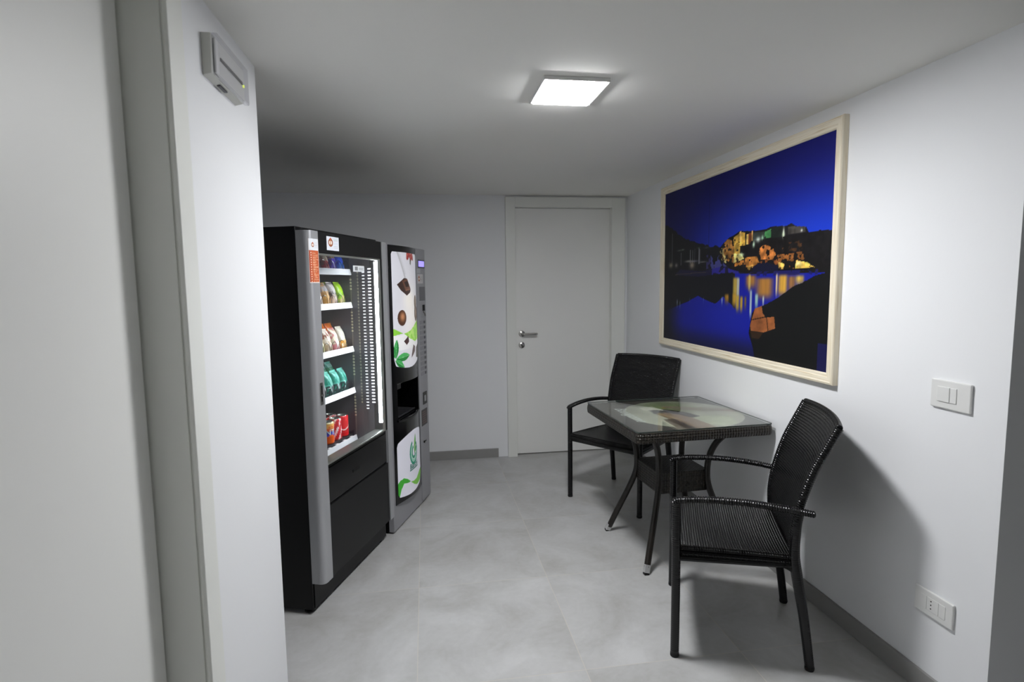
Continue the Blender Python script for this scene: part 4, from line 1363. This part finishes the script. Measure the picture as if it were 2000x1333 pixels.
# bay lip
lipm = MB()
lipm.tube([(BX0 + (BX1 - BX0) * k / 16, -.004 - bulge(BX0 + (BX1 - BX0) * k / 16), BZ0 - .002 - .012 * math.sin(math.pi * k / 16)) for k in range(17)], .006, 8)
lipm.build('bay_lip', M['blackgloss'], cm, smooth=True)
def leaf(x, y, x0, y0, x1, y1, wd):
    dx, dy = x1 - x0, y1 - y0
    L = math.hypot(dx, dy)
    t = ((x - x0) * dx + (y - y0) * dy) / L / L
    s = ((x - x0) * -dy + (y - y0) * dx) / L
    ww = wd * np.clip(np.sin(np.pi * np.clip(t, 0, 1)) ** .8, 0, 1)
    return (t > 0) & (t < 1) & (np.abs(s) < ww), s / (ww + 1e-9), t
GU0, GU1, GZ0, GZ1 = .060, .438, .935, 1.626
def choc(A, B):
    u = GU0 + (GU1 - GU0) * A
    z = GZ0 + (GZ1 - GZ0) * B
    C = np.zeros(A.shape + (3,)) + np.array([202, 202, 209.0])
    C = mixc(C, (238, 232, 226), np.exp(-((u - .30) / .12) ** 2 - ((z - 1.25) / .18) ** 2))
    C = mixc(C, (246, 240, 226), .8 * np.exp(-((u - .25) / .05) ** 2 - ((z - 1.35) / .04) ** 2))
    # poured stream
    sx = .125 + (1.62 - z) * .42 + .02 * np.sin((1.62 - z) * 9)
    C = mixc(C, (168, 168, 172), .85 * ((np.abs(u - sx) < .009) & (z > 1.47)))
    C = mixc(C, (190, 190, 196), .7 * ((np.abs(u - sx - .018) < .008) & (z > 1.50)))
    # berries
    for (cx_, cz2, r) in ((.25, 1.612, .020), (.285, 1.618, .018), (.33, 1.612, .020), (.30, 1.60, .018), (.345, 1.60, .014), (.24, 1.598, .012)):
        C = mixc(C, (140, 36, 30), np.hypot(u - cx_, (z - cz2) * .8) < r)
        C = mixc(C, (196, 110, 96), np.hypot(u - cx_ + .004, (z - cz2 - .003) * .8) < r * .3)
    C = mixc(C, (70, 74, 60), np.hypot(u - .293, (z - 1.575) * .6) < .011)
    # chocolate cube
    C = mixc(C, (52, 32, 26), inpoly(u, z, [(.108, 1.440), (.190, 1.478), (.232, 1.474), (.285, 1.412), (.275, 1.392), (.222, 1.374), (.150, 1.405)]))
    C = mixc(C, (96, 62, 48), inpoly(u, z, [(.165, 1.460), (.232, 1.474), (.285, 1.412), (.205, 1.404)]))
    C = mixc(C, (40, 24, 20), inpoly(u, z, [(.190, 1.455), (.236, 1.462), (.258, 1.428), (.212, 1.424)]))
    C = mixc(C, (130, 90, 70), inpoly(u, z, [(.205, 1.410), (.280, 1.416), (.272, 1.408), (.208, 1.402)]))
    # hazelnuts / beans
    def nut(cx_, cz2, rx, rz, c1, c2):
        nonlocal C
        d = np.hypot((u - cx_) / rx, (z - cz2) / rz)
        C = mixc(C, c1, d < 1)
        C = mixc(C, c2, smooth01(np.hypot((u - cx_ - rx * .1) / rx, (z - cz2 - rz * .15) / rz), .9, .1) * (d < 1))
    nut(.155, 1.246, .050, .046, (74, 44, 28), (176, 122, 84))
    nut(.392, 1.330, .036, .045, (96, 84, 72), (140, 122, 104))
    nut(.400, 1.262, .045, .050, (90, 76, 62), (150, 132, 112))
    # light green band of leaves
    g1 = inpoly(u, z, [(.03, 1.19), (.07, 1.186), (.16, 1.155), (.06, 1.148), (.03, 1.15)])
    g2 = inpoly(u, z, [(.17, 1.152), (.26, 1.165), (.37, 1.20), (.45, 1.22), (.45, 1.10), (.35, 1.09), (.24, 1.12)])
    C = mixc(C, (132, 196, 60), g1)
    C = mixc(C, (140, 200, 66), g2)
    C = mixc(C, (176, 220, 110), g2 & (vnoise(A, B, 6, 14, 3) > .56))
    C = mixc(C, (226, 226, 226), (z < 1.145) & (z > 1.06) & ~g2 & ~g1 & (u > .05))
    # chocolate chips
    C = mixc(C, (62, 36, 34), inpoly(u, z, [(.225, 1.135), (.165, 1.108), (.20, 1.082), (.235, 1.10)]))
    C = mixc(C, (84, 66, 62), inpoly(u, z, [(.31, 1.075), (.352, 1.06), (.345, 1.03), (.268, .998), (.275, 1.02)]))
    C = mixc(C, (80, 76, 66), inpoly(u, z, [(.38, 1.05), (.44, 1.07), (.44, .98), (.37, .99)]))
    # mint leaves
    for (x0_, z0_, x1_, z1_, wd) in ((.075, 1.015, .092, 1.125, .024), (.08, 1.012, .235, 1.020, .024), (.07, 1.005, .165, .955, .020), (.066, 1.02, .055, 1.09, .018)):
        mk, sd, tt = leaf(u, z, x0_, z0_, x1_, z1_, wd)
        C = mixc(C, (28, 118, 50), mk)
        C = mixc(C, (64, 160, 84), mk & (sd > .15))
        C = mixc(C, (120, 196, 130), mk & (np.abs(sd) < .08))
    return C
def choc_in(A, B):
    u = GU0 + (GU1 - GU0) * A; z = GZ0 + (GZ1 - GZ0) * B
    bot = .975 - .030 * np.sin(np.pi * A)
    bot = bot + .04 * np.clip((.06 - A) / .06, 0, 1) ** 2 + .04 * np.clip((A - .92) / .08, 0, 1) ** 2
    top = GZ1 - .014 * np.clip((.04 - A) / .04, 0, 1) ** 2 - .014 * np.clip((A - .96) / .04, 0, 1) ** 2
    return (z > bot) & (z < top)
pn = printed('backlit_picture_panel', M['backlit'], 150, 270, lambda a_, b_: (GU0 + (GU1 - GU0) * a_, -.0035 - bulge(GU0 + (GU1 - GU0) * a_), GZ0 + (GZ1 - GZ0) * b_), choc, cm, inside=choc_in)
LU0, LU1, LZ0, LZ1 = .058, .412, .160, .560
def logo(A, B):
    u = LU0 + (LU1 - LU0) * A; z = LZ0 + (LZ1 - LZ0) * B
    C = np.zeros(A.shape + (3,)) + np.array([212, 212, 222.0])
    # green waves
    up = .288 - .9 * (u - .10) ** 2 - .35 * np.clip(u - .14, 0, 1) + .0
    w1 = inpoly(u, z, [(.05, .275), (.08, .292), (.12, .295), (.16, .278), (.20, .250), (.16, .252), (.12, .262), (.09, .235), (.068, .19), (.05, .18)])
    w2 = inpoly(u, z, [(.20, .247), (.25, .238), (.30, .240), (.36, .262), (.42, .275), (.42, .215), (.36, .198), (.30, .196), (.25, .215)])
    C = mixc(C, (56, 160, 44), w1)
    C = mixc(C, (110, 180, 60), w2)
    # spiral emblem
    cx_, cz2 = .258, .418
    x, y = (u - cx_), (z - cz2) * 1.0
    r = np.hypot(x / .80, y / 1.0)
    th = np.arctan2(y, x)
    ring = (np.abs(r - .070) < .009) & ~((th > .9) & (th < 1.9))
    C = mixc(C, (36, 130, 104), ring)
    ring2 = (np.abs(r - .053) < .006) & (th < .6) | ((np.abs(r - .053) < .006) & (th > 2.0))
    C = mixc(C, (120, 190, 160), ring2)
    ring3 = (np.abs(r - .034) < .009) & ((th < -.5) | (th > 1.7))
    C = mixc(C, (40, 130, 100), ring3)
    mk, sd, tt = leaf(u, z, .268, .405, .290, .525, .016)
    C = mixc(C, (120, 180, 90), mk)
    C = mixc(C, (66, 130, 60), mk & (sd < 0))
    mk, sd, tt = leaf(u, z, .268, .400, .315, .455, .008)
    C = mixc(C, (66, 140, 80), mk)
    return C
def logo_in(A, B):
    z = LZ0 + (LZ1 - LZ0) * B
    top = .515 + .040 * np.sin(np.pi * np.clip(A, 0, 1) * .86) + .0 * A
    top = top - .02 * np.clip((.05 - A) / .05, 0, 1) ** 2 - .012 * np.clip((A - .95) / .05, 0, 1) ** 2
    bot = .195 - .022 * np.sin(np.pi * A) + .02 * np.clip((.06 - A) / .06, 0, 1) ** 2 + .05 * np.clip((A - .86) / .14, 0, 1) ** 2
    return (z > bot) & (z < top)
pn2 = printed('logo_panel', M['backlit2'], 150, 170, lambda a_, b_: (LU0 + (LU1 - LU0) * a_, -.0035 - bulge(LU0 + (LU1 - LU0) * a_), LZ0 + (LZ1 - LZ0) * b_), logo, cm, inside=logo_in)
text_part('panel_lettering', 'Bianchi', .044, M['tealprint'], pn2, lambda x, y, z: Vector((.256 + x, -.0042 - bulge(.256 + x), .336 + y)), bold=.0012, fine=.008)
ul = MB()
for k in range(10):
    u_ = .19 + k * .0132
    ul.add([(u_, -.0043 - bulge(u_), .312), (u_ + .0132, -.0043 - bulge(u_ + .0132), .312), (u_ + .0132, -.0043 - bulge(u_ + .0132), .319), (u_, -.0043 - bulge(u_), .319)], [(0, 1, 2, 3)])
ul.build('underline', M['tealprint'], pn2)
# controls
yf = -.0045
MB().box(.502, .604, -.0065, -.0040, 1.553, 1.590).build('display', M['display'], cm, bevel=.001)
MB().box(.494, .612, -.0058, -.0041, 1.545, 1.598).build('display_bezel', mat('display_bezel', (60, 58, 80), .3), cm)
st = MB().box(.470, .532, -.0055, -.0041, 1.512, 1.540).build('sticker', mat('pale_silver_label', (178, 180, 182), .4), cm)
tag(st, label='small silver label under the display')
def st2(A, B):
    C = np.zeros(A.shape + (3,)) + np.array([202, 200, 198.0])
    C = logo_ring(C, A * 1.5, B, .45, .5, .26)
    for k in range(4):
        C = mixc(C, (170, 168, 170), (np.abs(B - .3 - k * .14) < .025) & (A > .55) & (A < .93))
    return C
st = printed('sticker', M['print'], 30, 24, lambda a_, b_: (.478 + a_ * .100, -.0050, 1.446 + b_ * .060), st2, cm)
tag(st, label='white sticker with an orange round logo on the control column')
MB().box(.508, .606, -.0062, -.0041, 1.335, 1.425).build('instruction_plate', mat('grey_plate', (96, 96, 100), .35), cm, bevel=.001)
cs_ = MB().box(.536, .606, -.0075, -.0041, 1.225, 1.312).build('coin_slot', M['greycoffee'], cm, bevel=.002)
MB().box(.548, .592, -.0083, -.0076, 1.268, 1.308).build('slot_opening', M['gap'], cs_)
MB().tube([(.556, -.011, 1.262), (.572, -.014, 1.250), (.590, -.011, 1.236)], .005, 8, step=.004).build('return_lever', M['chrome'], cs_, smooth=True)
bl1, bl2 = mat('button_label', (136, 136, 140), .35), mat('dark_button', (84, 84, 88), .3)
for k in range(11):
    zc = 1.195 - k * .0335
    bt = MB().box(.500, .560, -.0062, -.0041, zc - .0125, zc + .0115).build('selection_button', bl1, cm, bevel=.0015)
    MB().box(.572, .596, -.0080, -.0041, zc - .0095, zc + .0085).build('button_cap', bl2, bt, bevel=.0015)
rc_ = MB().box(.520, .592, -.0070, -.0041, .652, .735).build('coin_return', M['blackgloss'], cm, bevel=.003)
MB().box(.540, .570, -.0082, -.0071, .672, .712).build('return_flap', mat('grey_flap', (150, 150, 152), .35), rc_, bevel=.002)
lb_ = MB().box(.486, .590, -.0055, -.0041, .515, .622).build('info_plate', mat('dark_grey_plate', (70, 68, 68), .5), cm)
ltx = MB()
for k in range(6):
    ltx.box(.496, .580 - (k % 3) * .012, -.0058, -.0056, .530 + k * .0145, .534 + k * .0145)
ltx.build('plate_text', mat('faded_red_print', (120, 92, 88), .5), lb_)
MB().lathe([(0, -.0085), (.008, -.0085), (.008, -.0041), (0, -.0041)], (.52, 0, .405), axis='y', seg=14).build('lock', M['gap'], cm)
MB().box(.53, .56, -.006, -.0041, .402, .408).build('lock_slot', M['gap'], cm)
for (fx, fy) in ((.03, .06), (.59, .06), (.03, .64), (.59, .64)):
    MB().lathe([(0, 0), (.018, 0), (.018, .006), (.009, .008), (.009, .0125), (0, .0125)], (fx, fy, 0), seg=14).build('foot', M['rubber'], cm)
